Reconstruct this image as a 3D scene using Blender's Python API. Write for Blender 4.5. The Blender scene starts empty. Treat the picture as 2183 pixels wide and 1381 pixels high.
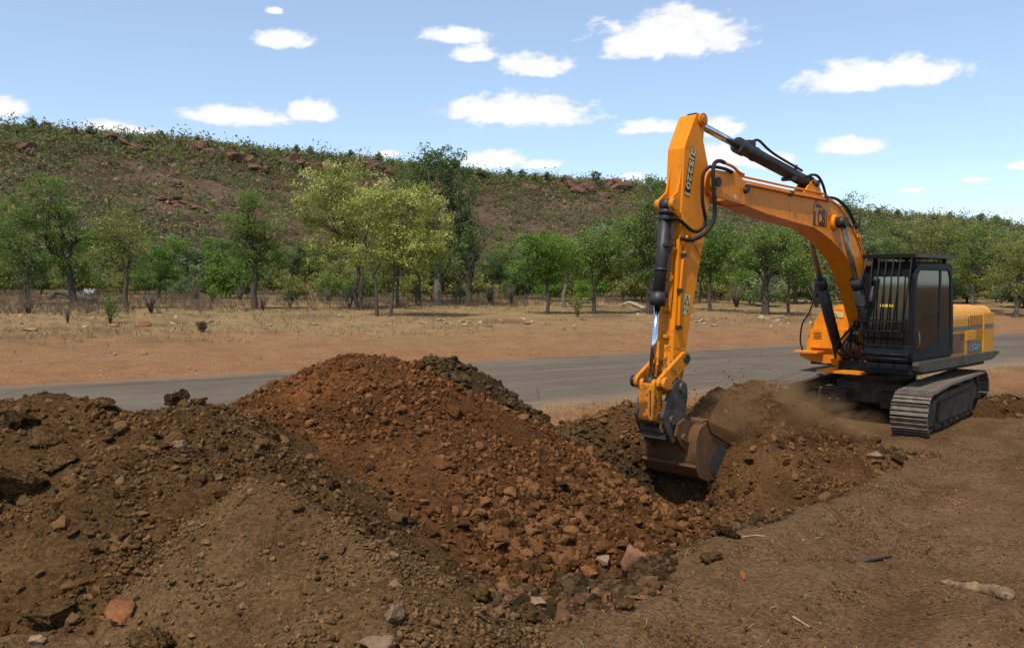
import bpy, bmesh, math, random
import numpy as np
from mathutils import Matrix, Vector

R = math.radians
scene = bpy.context.scene
COL = scene.collection
random.seed(7)
RNG = np.random.default_rng(11)

# ------------------------------------------------------------------ camera
CX, CY, F = 1091.5, 690.5, 1861.06          # photograph's centre and focal length in its own pixels
CAM_H, PITCH = 2.694, R(-2.63)
cam_d = bpy.data.cameras.new('camera'); cam = bpy.data.objects.new('camera', cam_d); COL.objects.link(cam)
cam.location = (0, 0, CAM_H); cam.rotation_euler = (R(90) + PITCH, 0, 0)
cam_d.sensor_width = 36; cam_d.lens = 36 * F / 2183; cam_d.clip_start = .1; cam_d.clip_end = 5000
scene.camera = cam
# ------------------------------------------------------------------ light
SUN_EL, SUN_AZ = R(60), math.atan2(-.50, -.86)     # azimuth clockwise from +Y
SUN_DIR = Vector((math.sin(SUN_AZ) * math.cos(SUN_EL), math.cos(SUN_AZ) * math.cos(SUN_EL), math.sin(SUN_EL)))
sun_d = bpy.data.lights.new('sun', 'SUN'); sun = bpy.data.objects.new('sun', sun_d); COL.objects.link(sun)
sun_d.energy = 4.7; sun_d.angle = R(.6); sun_d.color = (1, .93, .81)
sun.rotation_euler = SUN_DIR.to_track_quat('Z', 'Y').to_euler(); sun.location = (0, 0, 60)
vs = scene.view_settings
vs.view_transform = 'Standard'; vs.look = 'None'; vs.gamma = 1; vs.use_curve_mapping = False; vs.exposure = 0
scene.cycles.max_bounces = 6; scene.cycles.transparent_max_bounces = 6; scene.cycles.volume_bounces = 0
scene.cycles.diffuse_bounces = 3; scene.cycles.volume_step_rate = 2.0
scene.cycles.caustics_reflective = False; scene.cycles.caustics_refractive = False


class Nodes:
    """tiny node-tree helper"""
    def __init__(s, tree):
        s.t = tree; s.n = tree.nodes; s.l = tree.links
    def __call__(s, kind, ins=None, **props):
        nd = s.n.new(kind)
        for k, v in props.items(): setattr(nd, k, v)
        for k, v in (ins or {}).items():
            sock = nd.inputs[k]
            if isinstance(v, bpy.types.NodeSocket): s.l.new(v, sock)
            else: sock.default_value = v
        return nd
    def math(s, op, a, b=None, clamp=False):
        nd = s.n.new('ShaderNodeMath'); nd.operation = op; nd.use_clamp = clamp
        for i, v in enumerate((a, b)):
            if v is None: continue
            if isinstance(v, bpy.types.NodeSocket): s.l.new(v, nd.inputs[i])
            else: nd.inputs[i].default_value = v
        return nd.outputs[0]
    def mix(s, f, a, b, blend='MIX'):
        nd = s.n.new('ShaderNodeMix'); nd.data_type = 'RGBA'; nd.blend_type = blend
        for i, v in ((0, f), (6, a), (7, b)):
            if isinstance(v, bpy.types.NodeSocket): s.l.new(v, nd.inputs[i])
            else: nd.inputs[i].default_value = (v if i == 0 else (*v, 1))
        return nd.outputs[2]
    def ramp(s, f, stops):
        nd = s.n.new('ShaderNodeValToRGB'); cr = nd.color_ramp
        while len(cr.elements) < len(stops): cr.elements.new(.5)
        for e, (p, c) in zip(cr.elements, stops): e.position = p; e.color = (*c, 1) if len(c) == 3 else c
        s.l.new(f, nd.inputs[0]); return nd.outputs[0]
    def noise(s, vec, scale, detail=4, rough=.55, dist=0):
        return s('ShaderNodeTexNoise', {'Vector': vec, 'Scale': scale, 'Detail': detail, 'Roughness': rough, 'Distortion': dist}).outputs[0]


# ------------------------------------------------------------------ sky with fair-weather clouds
world = bpy.data.worlds.new('World'); scene.world = world; world.use_nodes = True
W = Nodes(world.node_tree); W.n.clear()
sky = W('ShaderNodeTexSky', sky_type='NISHITA', sun_disc=False, sun_elevation=SUN_EL, sun_rotation=SUN_AZ % (2 * math.pi),
        altitude=700, air_density=1.0, dust_density=.7, ozone_density=1.6)
tc = W('ShaderNodeTexCoord').outputs['Generated']
sep = W('ShaderNodeSeparateXYZ', {0: tc})
az = W.math('ARCTAN2', sep.outputs[0], sep.outputs[1]); el = W.math('ARCSINE', sep.outputs[2])
ae = W('ShaderNodeCombineXYZ', {0: az, 1: el}).outputs[0]
stretch = W('ShaderNodeVectorMath', {0: ae, 1: (1, 1.9, 1)}, operation='MULTIPLY').outputs[0]
# cloud: (photo x, photo y, half width, half height) turned into azimuth / elevation
CLOUDS = [(605, 75, 58, 22), (965, 73, 75, 18), (1015, 112, 52, 18), (1140, 136, 85, 26), (1420, 68, 165, 50), (1850, 152, 165, 32),
          (1110, 232, 175, 38), (510, 240, 118, 24), (668, 234, 58, 26), (265, 264, 72, 14), (15, 214, 45, 20), (1380, 268, 80, 17), (1530, 268, 55, 24),
          (1040, 338, 90, 22), (1160, 350, 60, 11), (1545, 325, 75, 30), (1640, 338, 60, 18), (1808, 304, 78, 19), (2175, 338, 28, 9), (2070, 371, 28, 6),
          (592, 20, 17, 7), (830, 326, 30, 7), (1350, 375, 30, 9), (1940, 395, 28, 6)]
crng = random.Random(3)
cl = []
for x, y, a, b in CLOUDS:
    caz = math.atan((x - CX) / F); cel = PITCH + math.atan((CY - y) / F * math.cos(caz))
    cl.append((caz, cel - b / F * .3, a / F * 1.15, b / F * 1.45))
for k in range(16):                                        # the same kind of cloud all round the sky
    cl.append((crng.choice((-1, 1)) * crng.uniform(.75, 3.1), crng.uniform(.1, .75), crng.uniform(.05, .16), crng.uniform(.015, .045)))
low = None
for caz, cel, a, b in cl:
    d = W('ShaderNodeVectorMath', {0: ae, 1: (caz, cel, 0)}, operation='SUBTRACT').outputs[0]
    d = W('ShaderNodeVectorMath', {0: d, 1: (1 / a, 1 / b, 0)}, operation='MULTIPLY').outputs[0]
    e = W('ShaderNodeVectorMath', {0: d, 1: (1, -1.7, 0)}, operation='MULTIPLY').outputs[0]      # flatter below than above
    d = W('ShaderNodeVectorMath', {0: d, 1: e}, operation='MAXIMUM').outputs[0]
    L = W('ShaderNodeVectorMath', {0: d}, operation='LENGTH').outputs['Value']
    low = L if low is None else W.math('MINIMUM', low, L)
cn = W.noise(stretch, 26, 7, .6, .4); cn2 = W.noise(stretch, 75, 4, .6)
fld = W.math('ADD', W.math('SUBTRACT', 1.0, low), W.math('MULTIPLY', W.math('SUBTRACT', cn, .5), 1.5))
fld = W.math('ADD', fld, W.math('MULTIPLY', W.math('SUBTRACT', cn2, .5), .42))
mask = W('ShaderNodeMapRange', {0: fld, 1: .06, 2: .44, 3: 0, 4: 1}, interpolation_type='SMOOTHSTEP').outputs[0]
core = W('ShaderNodeMapRange', {0: fld, 1: .1, 2: 1.0, 3: 0, 4: 1}, interpolation_type='SMOOTHSTEP').outputs[0]
cloud_c = W.mix(core, (6.5, 6.75, 7.1), (7.9, 7.85, 7.75))
skyc = W.mix(1.0, sky.outputs[0], (1.13, 1.21, 1.26), 'MULTIPLY')
skyc = W.mix(.16, skyc, (8.0, 8.6, 9.4))                  # thin high veil over the whole sky
final = W.mix(mask, skyc, cloud_c)
bg = W('ShaderNodeBackground', {'Color': final, 'Strength': .14})
W('ShaderNodeOutputWorld', {'Surface': bg.outputs[0]})

# ------------------------------------------------------------------ helpers
def tag(o, label=None, cat=None, group=None, kind=None):
    for k, v in (('label', label), ('category', cat), ('group', group), ('kind', kind)):
        if v: o[k] = v
    return o

def link(name, me, mat=None, parent=None):
    o = bpy.data.objects.new(name, me); COL.objects.link(o); o.parent = parent
    if mat is not None and me is not None and not me.materials: me.materials.append(mat)
    return o

def empty(name, loc=(0, 0, 0), rz=0):
    o = bpy.data.objects.new(name, None); COL.objects.link(o); o.location = loc; o.rotation_euler = (0, 0, rz)
    o.empty_display_size = .2
    return o

def np_mesh(name, V, Fc, smooth=False, tint=None, col=None):
    """V (n,3), Fc (m,k) index array, optional per-vertex tint and colour"""
    V = np.asarray(V, np.float32); Fc = np.asarray(Fc, np.int32); m, k = Fc.shape
    me = bpy.data.meshes.new(name)
    me.vertices.add(len(V)); me.vertices.foreach_set('co', V.ravel())
    me.loops.add(m * k); me.loops.foreach_set('vertex_index', Fc.ravel())
    me.polygons.add(m); me.polygons.foreach_set('loop_start', np.arange(0, m * k, k, dtype=np.int32))
    me.polygons.foreach_set('loop_total', np.full(m, k, np.int32))
    if smooth: me.polygons.foreach_set('use_smooth', np.ones(m, bool))
    if tint is not None:
        a = me.attributes.new('tint', 'FLOAT', 'POINT'); a.data.foreach_set('value', np.asarray(tint, np.float32))
    if col is not None:
        a = me.attributes.new('soil', 'FLOAT_COLOR', 'POINT')
        a.data.foreach_set('color', np.c_[col, np.ones(len(V))].astype(np.float32).ravel())
    me.update(calc_edges=True)
    return me

def bm_mesh(name, bm, bevel=0, seg=1, smooth=False):
    if bevel:
        es = [e for e in bm.edges if len(e.link_faces) == 2 and e.calc_face_angle(0) > .35]
        bmesh.ops.bevel(bm, geom=es, offset=bevel, segments=seg, affect='EDGES', clamp_overlap=True)
    me = bpy.data.meshes.new(name); bmesh.ops.recalc_face_normals(bm, faces=bm.faces)
    bm.to_mesh(me); bm.free()
    if smooth:
        for p in me.polygons: p.use_smooth = True
    return me

def add_box(bm, x0, x1, y0, y1, z0, z1, M=None):
    g = bmesh.ops.create_cube(bm, size=1)['verts']
    for v in g:
        v.co = Vector(((x0 + x1) / 2 + v.co.x * (x1 - x0), (y0 + y1) / 2 + v.co.y * (y1 - y0), (z0 + z1) / 2 + v.co.z * (z1 - z0)))
        if M: v.co = M @ v.co
    return g

def add_prism(bm, pts, a0, a1, axis='y'):
    """polygon pts extruded along an axis; pts are (x,z) for y, (y,z) for x, (x,y) for z"""
    def P(p, a): return {'y': (p[0], a, p[1]), 'x': (a, p[0], p[1]), 'z': (p[0], p[1], a)}[axis]
    A = [bm.verts.new(P(p, a0)) for p in pts]; B = [bm.verts.new(P(p, a1)) for p in pts]; n = len(pts)
    bm.faces.new(A); bm.faces.new(B[::-1])
    for i in range(n): bm.faces.new((A[i], B[i], B[(i + 1) % n], A[(i + 1) % n]))

def add_cyl(bm, p0, p1, r0, r1=None, seg=16, cap=True):
    p0, p1 = Vector(p0), Vector(p1); r1 = r0 if r1 is None else r1
    q = (p1 - p0).to_track_quat('Z', 'Y')
    A, B = [], []
    for i in range(seg):
        t = 2 * math.pi * i / seg; c = Vector((math.cos(t), math.sin(t), 0))
        A.append(bm.verts.new(p0 + q @ (c * r0))); B.append(bm.verts.new(p1 + q @ (c * r1)))
    for i in range(seg): bm.faces.new((A[i], A[(i + 1) % seg], B[(i + 1) % seg], B[i])).smooth = True
    if cap: bm.faces.new(A[::-1]); bm.faces.new(B)

def spline(pts, n=6):
    """Catmull-Rom through the points"""
    P = [Vector(p) for p in pts]; P = [2 * P[0] - P[1]] + P + [2 * P[-1] - P[-2]]; out = []
    for i in range(1, len(P) - 2):
        a, b, c, d = P[i - 1:i + 3]
        for k in range(n):
            t = k / n
            out.append(.5 * ((2 * b) + (c - a) * t + (2 * a - 5 * b + 4 * c - d) * t * t + (3 * b - a - 3 * c + d) * t ** 3))
    out.append(P[-2]); return out

def add_tube(bm, path, r, seg=8):
    path = [Vector(p) for p in path]; rs = r if isinstance(r, (list, tuple)) else [r] * len(path)
    rings = []; ref = Vector((.31, .52, .79))
    for i, p in enumerate(path):
        t = (path[min(i + 1, len(path) - 1)] - path[max(i - 1, 0)]).normalized()
        u = t.cross(ref); u = u.normalized() if u.length > .05 else t.orthogonal().normalized(); v = t.cross(u)
        rings.append([bm.verts.new(p + (u * math.cos(2 * math.pi * k / seg) + v * math.sin(2 * math.pi * k / seg)) * rs[i]) for k in range(seg)])
    for a, b in zip(rings, rings[1:]):
        for k in range(seg): bm.faces.new((a[k], a[(k + 1) % seg], b[(k + 1) % seg], b[k])).smooth = True
    bm.faces.new(rings[0][::-1]); bm.faces.new(rings[-1])

def add_ring(bm, outer, inner, a0, a1, axis='y'):
    """frame between two loops of the same length, extruded along an axis"""
    def P(p, a): return {'y': (p[0], a, p[1]), 'x': (a, p[0], p[1])}[axis]
    n = len(outer)
    O0 = [bm.verts.new(P(p, a0)) for p in outer]; I0 = [bm.verts.new(P(p, a0)) for p in inner]
    O1 = [bm.verts.new(P(p, a1)) for p in outer]; I1 = [bm.verts.new(P(p, a1)) for p in inner]
    for i in range(n):
        j = (i + 1) % n
        bm.faces.new((O0[i], O0[j], I0[j], I0[i])); bm.faces.new((O1[i], I1[i], I1[j], O1[j]))
        bm.faces.new((O0[i], O1[i], O1[j], O0[j])); bm.faces.new((I0[i], I0[j], I1[j], I1[i]))

_perm = RNG.random((256, 256))
def vnoise(x, y, s=0):
    x = np.asarray(x, float) + s * 37.17; y = np.asarray(y, float) + s * 91.73
    xi = np.floor(x).astype(int); yi = np.floor(y).astype(int); fx = x - xi; fy = y - yi
    fx = fx * fx * (3 - 2 * fx); fy = fy * fy * (3 - 2 * fy)
    g = lambda a, b: _perm[a & 255, b & 255]
    return (g(xi, yi) * (1 - fx) + g(xi + 1, yi) * fx) * (1 - fy) + (g(xi, yi + 1) * (1 - fx) + g(xi + 1, yi + 1) * fx) * fy
def fbm(x, y, oct=4, s=0, rough=.5):
    a, t, n = 1.0, 0, 0
    for k in range(oct):
        t = t + a * (vnoise(x * 2 ** k, y * 2 ** k, s + k) - .5); n += a; a *= rough
    return t / n * 2
def sstep(a, b, x):
    t = np.clip((x - a) / (b - a), 0, 1); return t * t * (3 - 2 * t)

def ray(x, y):
    r = (x - CX) / F; u = (CY - y) / F; c, s = math.cos(PITCH), math.sin(PITCH)
    return np.array([r, c - u * s, s + u * c])
def at(x, y, d):
    """world point seen at photo pixel (x, y), d metres ahead"""
    v = ray(x, y); return np.array([0, 0, CAM_H]) + v * (d / v[1])

# ------------------------------------------------------------------ materials
def new_mat(name):
    m = bpy.data.materials.new(name); m.use_nodes = True; m.node_tree.nodes.clear()
    return m, Nodes(m.node_tree)

def finish(N, color, rough=.8, metal=0, bump=None, bstr=.3, bdist=.01, spec=.3, **extra):
    ins = {'Base Color': color if isinstance(color, bpy.types.NodeSocket) else (*color, 1), 'Roughness': rough, 'Metallic': metal, 'Specular IOR Level': spec}
    ins.update(extra)
    b = N('ShaderNodeBsdfPrincipled', ins)
    if bump is not None:
        N.l.new(N('ShaderNodeBump', {'Height': bump, 'Strength': bstr, 'Distance': bdist}).outputs[0], b.inputs['Normal'])
    N('ShaderNodeOutputMaterial', {'Surface': b.outputs[0]})
    return b

def objco(N): return N('ShaderNodeTexCoord').outputs['Object']

def soil_mat(name, dark, light, scale=1.0, spots=None, attr=False, bstr=1.0):
    """crumbly soil: patchy colour, small crumbs as relief"""
    m, N = new_mat(name); co = objco(N)
    n1 = N.noise(co, 1.3 * scale, 8, .65); n2 = N.noise(co, 14 * scale, 5, .7)
    f = N.math('ADD', N.math('MULTIPLY', n1, .55), N.math('MULTIPLY', n2, .45))
    c = N.ramp(f, [(.36, dark), (.64, light)])
    if attr:                                       # the soil's own colour from place to place
        a = N('ShaderNodeAttribute', attribute_name='soil').outputs['Color']
        c = N.mix(1.0, c, a, 'MULTIPLY')
    v = N('ShaderNodeTexVoronoi', {'Vector': co, 'Scale': 42, 'Randomness': 1}, feature='F1')
    crumb = N.math('SUBTRACT', 1.0, v.outputs[0])
    g_ = N('ShaderNodeSeparateColor', {0: v.outputs['Color']}).outputs[0]
    c = N.mix(N.math('MULTIPLY', g_, .75), c, N.mix(1.0, c, (.42, .40, .37), 'MULTIPLY'))
    v2 = N('ShaderNodeTexVoronoi', {'Vector': co, 'Scale': 17}, feature='F1')
    h = N.math('ADD', N.math('MULTIPLY', crumb, .35), N.math('MULTIPLY', N.math('SUBTRACT', 1.0, v2.outputs[0]), .6))
    h = N.math('ADD', h, N.math('MULTIPLY', N.noise(co, 60, 4, .7), .5))
    if spots:
        sp = N('ShaderNodeTexVoronoi', {'Vector': co, 'Scale': 9}, feature='F1')
        sel = N.math('GREATER_THAN', N('ShaderNodeSeparateColor', {0: sp.outputs['Color']}).outputs[0], .86)
        near = N.math('LESS_THAN', sp.outputs[0], .25)
        c = N.mix(N.math('MULTIPLY', N.math('MULTIPLY', sel, near), .6), c, spots)
    finish(N, c, 1, 0, h, bstr, .05, 0)
    return m

def clod_mat(name, dark, light, by='tint'):
    m, N = new_mat(name); co = objco(N)
    if by == 'tint': t = N('ShaderNodeAttribute', attribute_name='tint').outputs['Fac']
    else: t = N('ShaderNodeObjectInfo').outputs['Random']
    geo = N('ShaderNodeNewGeometry').outputs['Position']
    n = N.noise(geo, 22, 5, .7)
    f = N.math('ADD', N.math('MULTIPLY', t, .6), N.math('MULTIPLY', n, .4))
    c = N.ramp(f, [(.18, dark), (.6, light), (.9, tuple(q * 1.45 for q in light))])
    h = N.math('ADD', N.noise(geo, 45, 4, .7), N.math('MULTIPLY', N.noise(geo, 14, 3, .6), 1.0))
    finish(N, c, 1, 0, h, 1.0, .04, 0)
    return m

# soil colours
BROWN = ((.050, .0265, .0115), (.140, .078, .034)); RED = ((.066, .029, .0115), (.172, .077, .031))
GRAVEL = ((.094, .054, .024), (.186, .108, .050)); DARK = ((.030, .020, .0095), (.086, .054, .026)); RBROWN = ((.056, .026, .0105), (.155, .072, .029))
TAN = ((.075, .042, .0175), (.160, .092, .041)); ORANGE = ((.062, .031, .0125), (.168, .088, .038))

def simple(name, col, rough=.6, metal=0, spec=.4, nscale=8, var=.25, bstr=0.0, **extra):
    m, N = new_mat(name); co = objco(N)
    n = N.noise(co, nscale, 6, .65)
    c = N.ramp(n, [(.3, tuple(v * (1 - var) for v in col)), (.7, tuple(min(1, v * (1 + var)) for v in col))])
    finish(N, c, rough, metal, N.noise(co, nscale * 6, 4, .6) if bstr else None, bstr, .01, spec, **extra)
    return m

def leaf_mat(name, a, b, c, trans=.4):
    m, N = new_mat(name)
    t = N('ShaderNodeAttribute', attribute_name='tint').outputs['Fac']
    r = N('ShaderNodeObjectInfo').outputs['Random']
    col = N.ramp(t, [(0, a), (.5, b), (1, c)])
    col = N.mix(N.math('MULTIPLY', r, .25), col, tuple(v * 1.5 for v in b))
    d = N('ShaderNodeBsdfDiffuse', {'Color': col}); tr = N('ShaderNodeBsdfTranslucent', {'Color': col})
    mx = N('ShaderNodeMixShader', {0: trans, 1: d.outputs[0], 2: tr.outputs[0]})
    N('ShaderNodeOutputMaterial', {'Surface': mx.outputs[0]}); return m

# ------------------------------------------------------------------ the land: heights
RD = np.array([.8526, .5225]); RN = np.array([-.5225, .8526])       # along and across the road
ROAD_NEAR, ROAD_FAR, ROAD_Z = 13.45, 22.75, .40
EXC = (7.29, 17.256); YAW_U = R(223.573); YAW_T = R(229.54)
RIM = np.array([(6.6, 13.7), (5.83, 13.32), (4.75, 11.8), (3.76, 10.51), (2.82, 9.46), (1.91, 8.6), (1.48, 8.01), (1.2, 7.38), (1.06, 6.94), (.57, 6.55), (.13, 6.37),
                (-1.5, 6.4), (-3, 8), (-3.2, 11.5), (-1, 13.4), (1.5, 14.3), (4.2, 14.4)])

def seg_d(x, y, a, b):
    ab = b - a; t = np.clip(((x - a[0]) * ab[0] + (y - a[1]) * ab[1]) / (ab @ ab), 0, 1)
    return np.hypot(x - a[0] - t * ab[0], y - a[1] - t * ab[1]), t

def poly_sd(x, y, P):
    """inside distance of a polygon (negative outside)"""
    d = np.full(np.shape(x), 1e9); ins = np.zeros(np.shape(x), bool); n = len(P)
    for i in range(n):
        a, b = P[i], P[(i + 1) % n]
        d = np.minimum(d, seg_d(x, y, a, b)[0])
        c = ((a[1] > y) != (b[1] > y)) & (x < (b[0] - a[0]) * (y - a[1]) / (b[1] - a[1] + 1e-12) + a[0]); ins ^= c
    return np.where(ins, d, -d)

def ground_h(x, y):
    x = np.asarray(x, float); y = np.asarray(y, float)
    v = RN[0] * x + RN[1] * y; r = np.hypot(x, y)
    z = np.interp(v, [-200, -20, 9.5, 11.6, 13.0, 22.9, 24.5, 31, 45, 85, 150, 400, 3000],
                  [0, 0, 0, .08, .38, .38, .43, .92, 1.38, 2.15, 2.6, 3, 3])
    near = sstep(16, 11, r); off = sstep(.2, 1.2, np.abs(v - 18.1) - 4.9)
    z = z + fbm(x / 2.2, y / 2.2, 4, 3) * .05 * off * sstep(300, 60, r)
    z = z + (fbm(x / .55, y / .55, 3, 9) * .045 + fbm(x / .16, y / .16, 2, 10) * .022) * off * sstep(40, 12, r)
    u1 = x * .62 + y * .785; u2 = -x * .785 + y * .62                 # scrape marks left by the machine
    z = z + (fbm(u1 / 2.2, u2 / .34, 2, 21) * .045 + fbm(u1 / 2.0, u2 / .8, 2, 23) * .10) * near * sstep(-1, 2, x)
    z = z + .05 * sstep(.35, 0, np.abs(u2 + 1.2 + .2 * fbm(u1, u1 * 0, 2, 4))) * near - .03 * sstep(.3, 0, np.abs(u2 + .4)) * near
    for o_ in (-.9, .35):                                            # prints of the track shoes
        band = sstep(.34, .26, np.abs(u2 + o_ + .25 * np.sin(u1 * .35))) * sstep(.5, 2.5, x) * near
        z = z - band * (.028 + .016 * np.sign(np.sin(u1 * 2 * np.pi / .19)) * sstep(-.3, .3, fbm(x / .7, y / .7, 2, 71)))
    z = z + .22 * sstep(11, 6.0, r) * sstep(-6, 0, x) + .9 * np.clip((4.6 - r) / 4, 0, 1)
    sd = poly_sd(x, y, RIM)
    sd = sd + fbm(x / .9, y / .9, 3, 31) * .35
    z = z - (.36 + .42 * sstep(9, 11.5, y)) * sstep(-.05, .75, sd) + .10 * sstep(.5, 0, np.abs(sd + .3)) * near
    z = z + .06 * sstep(3.6, 2.5, np.hypot(x - EXC[0], y - EXC[1]))        # soil pressed up round the tracks
    return z - hole(x, y)

def hole(x, y):
    """the cut the bucket has just made"""
    a = np.array([2.28, 12.35]); return .62 * np.exp(-(((x - a[0]) / .75) ** 2 + ((y - a[1]) / .62) ** 2) ** 1.3)

class Heap:
    def __init__(s, pts, slope, r0, lump=(.5, .07), fine=.03, seed=0):
        s.P = np.array([at(*p) for p in pts]); s.slope = slope; s.r0 = r0; s.lump = lump; s.fine = fine; s.seed = seed
    def h(s, x, y):
        x = np.asarray(x, float); y = np.asarray(y, float)
        wx = x + fbm(x / .8, y / .8, 3, 50 + s.seed) * .16; wy = y + fbm(x / .8, y / .8, 3, 60 + s.seed) * .16
        z = np.full(x.shape, -9.)
        for a, b in zip(s.P, s.P[1:]):
            d, t = seg_d(wx, wy, a[:2], b[:2])
            z = np.maximum(z, a[2] + (b[2] - a[2]) * t - s.slope * (np.sqrt(d * d + s.r0 ** 2) - s.r0))
        z = z + fbm(x / s.lump[0], y / s.lump[0], 4, 70 + s.seed) * s.lump[1] + fbm(x / .13, y / .13, 2, 80 + s.seed) * s.fine
        return z - hole(x, y)

HEAPS = dict(
    red=Heap([(705, 772, 11.3), (760, 755, 11.5), (825, 764, 11.7), (875, 785, 11.8)], .56, .30, (.55, .07), .035, 1),
    dark=Heap([(925, 758, 13.1), (1010, 788, 12.9), (1100, 860, 12.5), (1195, 930, 12.0)], .85, .12, (.35, .10), .05, 2),
    brown=Heap([(-420, 835, 9.8), (0, 852, 9.4), (110, 846, 9.3), (190, 856, 9.2), (255, 895, 9.1), (330, 878, 9.0), (400, 856, 9.0), (440, 866, 9.1), (475, 890, 9.3)], .56, .22, (.6, .09), .045, 3),
    gravel=Heap([(545, 1022, 7.3), (600, 1028, 7.2), (700, 1115, 6.8), (800, 1195, 6.4), (860, 1250, 6.1)], .74, .07, (.7, .05), .022, 4),
    near=Heap([(690, 1310, 5.35), (800, 1240, 5.55), (900, 1285, 5.6), (1010, 1318, 5.7), (1140, 1362, 5.8)], .55, .2, (.5, .05), .028, 5),
    pile=Heap([(1480, 880, 14.1), (1545, 832, 13.9), (1615, 812, 13.8), (1685, 852, 13.6), (1760, 908, 13.3), (1835, 948, 13.0)], .72, .22, (.4, .10), .05, 6),
    windrow=Heap([(2085, 850, 17.6), (2135, 846, 18.2), (2260, 838, 19.6)], .7, .1, (.3, .08), .04, 8),
    berm=Heap([(1120, 945, 13.4), (1230, 898, 13.7), (1340, 866, 13.9), (1400, 858, 14.0), (1500, 880, 14.2)], .72, .15, (.45, .11), .05, 7),
)
HN = list(HEAPS)
def top_h(x, y):
    S = [ground_h(x, y)] + [HEAPS[k].h(x, y) for k in HN]
    S = np.stack(S); return S.max(0), S.argmax(0)

# lookup grid of the worked ground for placing things
GX0, GX1, GY0, GY1, GS = -9.0, 13.0, 3.0, 20.0, .04
_gx = np.arange(GX0, GX1, GS); _gy = np.arange(GY0, GY1, GS)
_MX, _MY = np.meshgrid(_gx, _gy, indexing='ij')
TOP, WHICH = top_h(_MX, _MY)
def look(x, y):
    i = np.clip(((np.asarray(x) - GX0) / GS).round().astype(int), 0, len(_gx) - 1); j = np.clip(((np.asarray(y) - GY0) / GS).round().astype(int), 0, len(_gy) - 1)
    return TOP[i, j], WHICH[i, j]
def any_h(x, y):
    """surface height anywhere"""
    if GX0 < x < GX1 and GY0 < y < GY1: return float(look(x, y)[0])
    return float(ground_h(np.array([x]), np.array([y]))[0])
def hit(px, py, d0=4.0, d1=120):
    """where the sight line through a photo pixel meets the land"""
    v = ray(px, py); v = v / v[1]
    for n in (0, 1):
        D = d0 + (d1 - d0) * np.linspace(0, 1, 400) ** 2 if n == 0 else np.linspace(lo, hi, 24)
        P = np.array([0, 0, CAM_H]) + v * D[:, None]
        G = (P[:, 0] > GX0) & (P[:, 0] < GX1) & (P[:, 1] > GY0) & (P[:, 1] < GY1)
        h = np.where(G, look(P[:, 0], P[:, 1])[0], ground_h(P[:, 0], P[:, 1]))
        under = np.where(P[:, 2] < h)[0]; i = under[0] if len(under) else len(D) - 1
        lo, hi = D[max(i - 1, 0)], D[i]
    return P[i]

# ------------------------------------------------------------------ ground sheet
def polar(az0, az1, n, rs):
    A = np.linspace(az0, az1, n) if np.isscalar(n) else n
    RR, AA = np.meshgrid(rs, A, indexing='ij')
    X, Y = RR * np.sin(AA), RR * np.cos(AA); nr, na = RR.shape
    i = np.arange((nr - 1) * na).reshape(nr - 1, na)[:, :-1]
    Fc = np.stack([i, i + 1, i + 1 + na, i + na], -1).reshape(-1, 4)[:, ::-1]
    return X, Y, Fc

azs = np.concatenate([np.linspace(-math.pi, -.75, 30)[:-1], np.linspace(-.72, .72, 330), np.linspace(.75, math.pi, 30)[1:]])
rs = np.concatenate([np.linspace(.4, 4.5, 14)[:-1], np.geomspace(4.5, 26, 215)[:-1], np.geomspace(26, 1800, 110)])
X, Y, Fc = polar(0, 0, azs, rs)
Z = ground_h(X, Y)
v = RN[0] * X + RN[1] * Y
# soil colour by place: brown worked soil, red verge strips, straw-coloured veld
def lerp3(w, a, b): return a * (1 - w[..., None]) + b * w[..., None]
c_work = np.array([.168, .102, .054]); c_red = np.array([.30, .165, .088]); c_straw = np.array([.325, .228, .122]); c_veld = np.array([.235, .165, .088])
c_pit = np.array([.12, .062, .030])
nz = fbm(X / 3, Y / 3, 4, 41); nz2 = fbm(X / 9, Y / 9, 4, 43)
colr = np.broadcast_to(c_work, X.shape + (3,)).copy()
colr = lerp3(sstep(11.0, 12.3, v + nz * .5), colr, c_red)
colr = lerp3(sstep(12.6, 13.3, v + nz * .5) * .75, colr, c_straw)
colr = lerp3(sstep(22, 22.5, v), colr, c_red * 1.05)
colr = lerp3(sstep(24.2, 27.0, v + nz * 1.2 + nz2 * 1.5) * .55, colr, np.array([.31, .19, .105]))
colr = lerp3(sstep(28, 34, v + nz * 2 + nz2 * 3), colr, c_straw)
colr = lerp3(sstep(.05, .45, fbm(X / 1.7, Y / 1.7, 4, 77)) * sstep(26, 32, v) * .7, colr, c_veld * .62)
colr = lerp3(sstep(44, 60, v + nz2 * 6), colr, c_veld)
wk = sstep(12, 10.5, v); u1 = X * .62 + Y * .785; u2 = -X * .785 + Y * .62
colr = lerp3(sstep(-.1, .5, fbm(u1 / 2.0, u2 / .45, 2, 88) + .5 * fbm(X / .6, Y / .6, 3, 89)) * .55 * wk, colr, c_work * .60)
colr = lerp3(sstep(.1, .6, fbm(X / 1.3, Y / 1.3, 4, 87)) * .5 * wk, colr, c_work * np.array([1.25, 1.25, 1.3]))
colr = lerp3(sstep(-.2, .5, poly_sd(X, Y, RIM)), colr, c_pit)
colr = colr / .5
gm = soil_mat('ground_soil', (.40, .38, .35), (.62, .60, .57), .8, attr=True, bstr=.9)
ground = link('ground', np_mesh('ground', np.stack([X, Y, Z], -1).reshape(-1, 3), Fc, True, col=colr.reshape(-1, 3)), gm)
tag(ground, 'scraped brown soil and dry veld around the road', kind='structure')

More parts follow.
